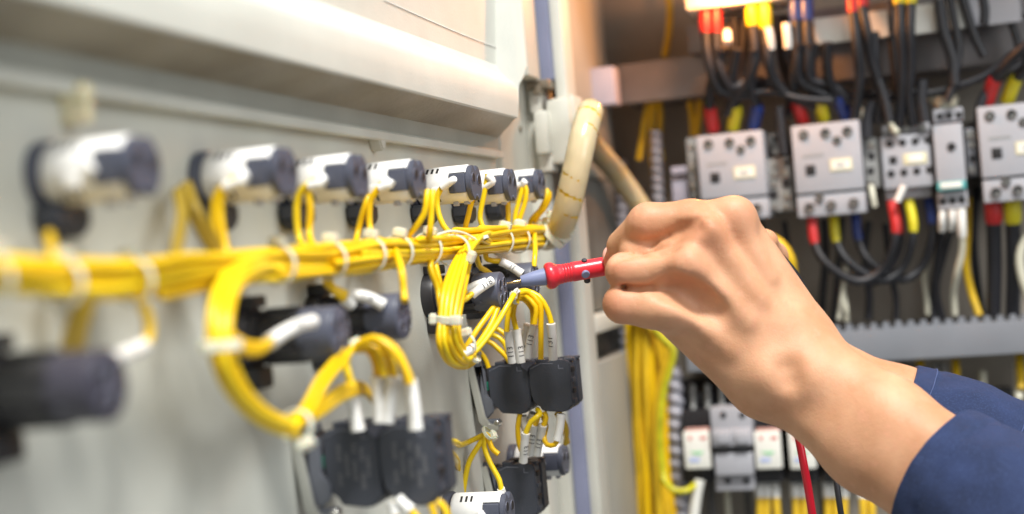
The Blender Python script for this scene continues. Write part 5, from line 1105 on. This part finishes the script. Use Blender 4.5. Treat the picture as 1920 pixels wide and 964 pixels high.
def far_fn(P):
    d = fold(farm, P, .012)
    fs = [fold(f, P, .004) for f in ffing]; g_ = fs[0]
    for f in fs[1:]: g_ = smin(g_, f, .0012)
    return smin(d, g_, .007)
body('arm', far_fn, np.array([.085, -.150, .700]), np.array([.275, .025, .84]), .0016, per)

# ---- sleeves
CL = bpy.data.materials.new('navy_cotton'); CL.use_nodes = True; nt = CL.node_tree; b = nt.nodes['Principled BSDF']; tc = nt.nodes.new('ShaderNodeTexCoord')
n1 = noise(70, 5); c1 = ramp(n1.outputs['Fac'], .3, .7, (0.008, 0.018, 0.060), (0.014, 0.029, 0.095)); n4 = noise(1500, 2); c2 = ramp(n4.outputs['Fac'], .52, .72, c1, (0.030, 0.052, 0.14)); nt.links.new(c2, b.inputs['Base Color'])
b.inputs['Roughness'].default_value = .85; b.inputs['Sheen Weight'].default_value = .15; b.inputs['Sheen Roughness'].default_value = .4; b.inputs['Sheen Tint'].default_value = (.35, .45, .8, 1)
wv = nt.nodes.new('ShaderNodeTexWave'); wv.inputs['Scale'].default_value = 900; wv.bands_direction = 'DIAGONAL'; wv.inputs['Distortion'].default_value = 1.2; nt.links.new(tc.outputs['Object'], wv.inputs['Vector'])
n5 = noise(120, 4); ad = nt.nodes.new('ShaderNodeMath'); ad.operation = 'MULTIPLY_ADD'; ad.inputs[1].default_value = .25; nt.links.new(wv.outputs['Fac'], ad.inputs[0]); nt.links.new(n5.outputs['Fac'], ad.inputs[2])
bp = nt.nodes.new('ShaderNodeBump'); bp.inputs['Strength'].default_value = .5; bp.inputs['Distance'].default_value = .0009; nt.links.new(ad.outputs[0], bp.inputs['Height']); nt.links.new(bp.outputs[0], b.inputs['Normal'])
STITCH = mat('stitch_thread', (0.12, 0.17, 0.36), 0.7)
def sleeve_mesh(rings, label=None, seed=1, stitches=()):
    """rings: (px,py,depth, radius px, tilt vector toward camera)"""
    from mathutils import noise as mn
    C = [atd(a, b_, d) for a, b_, d, r in rings]; R_ = [r * d / F_PX for a, b_, d, r in rings]
    Cd = []; Rd = []; N = 26
    CC = catmull(C, .0015); m_ = len(CC); L = [0]
    for i in range(1, m_): L.append(L[-1] + (CC[i] - CC[i - 1]).length)
    key = [0]; 
    for i in range(1, len(C)): key.append(min(range(m_), key=lambda j: (CC[j] - C[i]).length))
    rad_ = np.interp(range(m_), key, R_)
    ax = (CC[-1] - CC[0]).normalized(); A = (-Fw - ax * (-Fw).dot(ax)).normalized(); B = ax.cross(A); n = 96; bm = bmesh.new(); out = []; inn = []
    for i in range(m_):
        ro, ri = [], []
        for k in range(n):
            a = 2 * math.pi * k / n; d = A * math.cos(a) + B * math.sin(a); s_ = L[i]
            w = .0018 * mn.noise(Vector((math.cos(a) * 1.6 + seed, math.sin(a) * 1.6, s_ * 28))) + .0007 * mn.noise(Vector((math.cos(a) * 4 + seed, math.sin(a) * 4, s_ * 70)))
            if 0.010 < s_ < 0.0125: w -= .0004
            lip = .00025 * (s_ < .0106)
            ro.append(CC[i] + d * (rad_[i] + w + lip)); ri.append(CC[i] + d * (rad_[i] + w - .0013))
        out.append([bm.verts.new(p) for p in ro])
        inn.append([bm.verts.new(p) for p in ri])
    for G, fl in ((out, 0), (inn, 1)):
        for i in range(m_ - 1):
            for k in range(n): bm.faces.new((G[i][k], G[i][(k + 1) % n], G[i + 1][(k + 1) % n], G[i + 1][k]))
    for k in range(n):
        bm.faces.new((out[0][k], out[0][(k + 1) % n], inn[0][(k + 1) % n], inn[0][k])); bm.faces.new((out[-1][k], out[-1][(k + 1) % n], inn[-1][(k + 1) % n], inn[-1][k]))
    o = bm_obj('sleeve', bm, CL, per, True, 60, per.location)
    for (s0, dense) in stitches:
        i = min(range(m_), key=lambda j: abs(L[j] - s0)); bm = bmesh.new()
        for k in range(0, 220):
            a = 2 * math.pi * k / 220; a2 = a + 2 * math.pi / 220 * .6; w = rad_[i] + .0010 + .0007
            def pt(a_):
                s_ = L[i]; w_ = .0018 * mn.noise(Vector((math.cos(a_) * 1.6 + seed, math.sin(a_) * 1.6, s_ * 28))) + .0007 * mn.noise(Vector((math.cos(a_) * 4 + seed, math.sin(a_) * 4, s_ * 70)))
                return CC[i] + (A * math.cos(a_) + B * math.sin(a_)) * (rad_[i] + w_ + .0002 + .00025 * (s_ < .0106))
            cyl(bm, pt(a), pt(a2), .00022, 5)
        bm_obj('stitching', bm, STITCH, o, True, 60, per.location)
    if label: o['label'] = label
sleeve_mesh([(1762, 886, .637, 135), (1830, 932, .626, 150), (1915, 992, .612, 168), (2090, 1105, .585, 200), (2300, 1240, .55, 235)], 'near navy sleeve with its open cuff round the forearm', 3)
sleeve_mesh([(1672, 778, .744, 104), (1760, 812, .740, 116), (1860, 860, .734, 124), (1990, 930, .728, 140), (2250, 1080, .715, 170)], 'far navy sleeve, thinner, above and behind the near one', 9, [(.0100, 1), (.056, 1), (.0585, 1)])
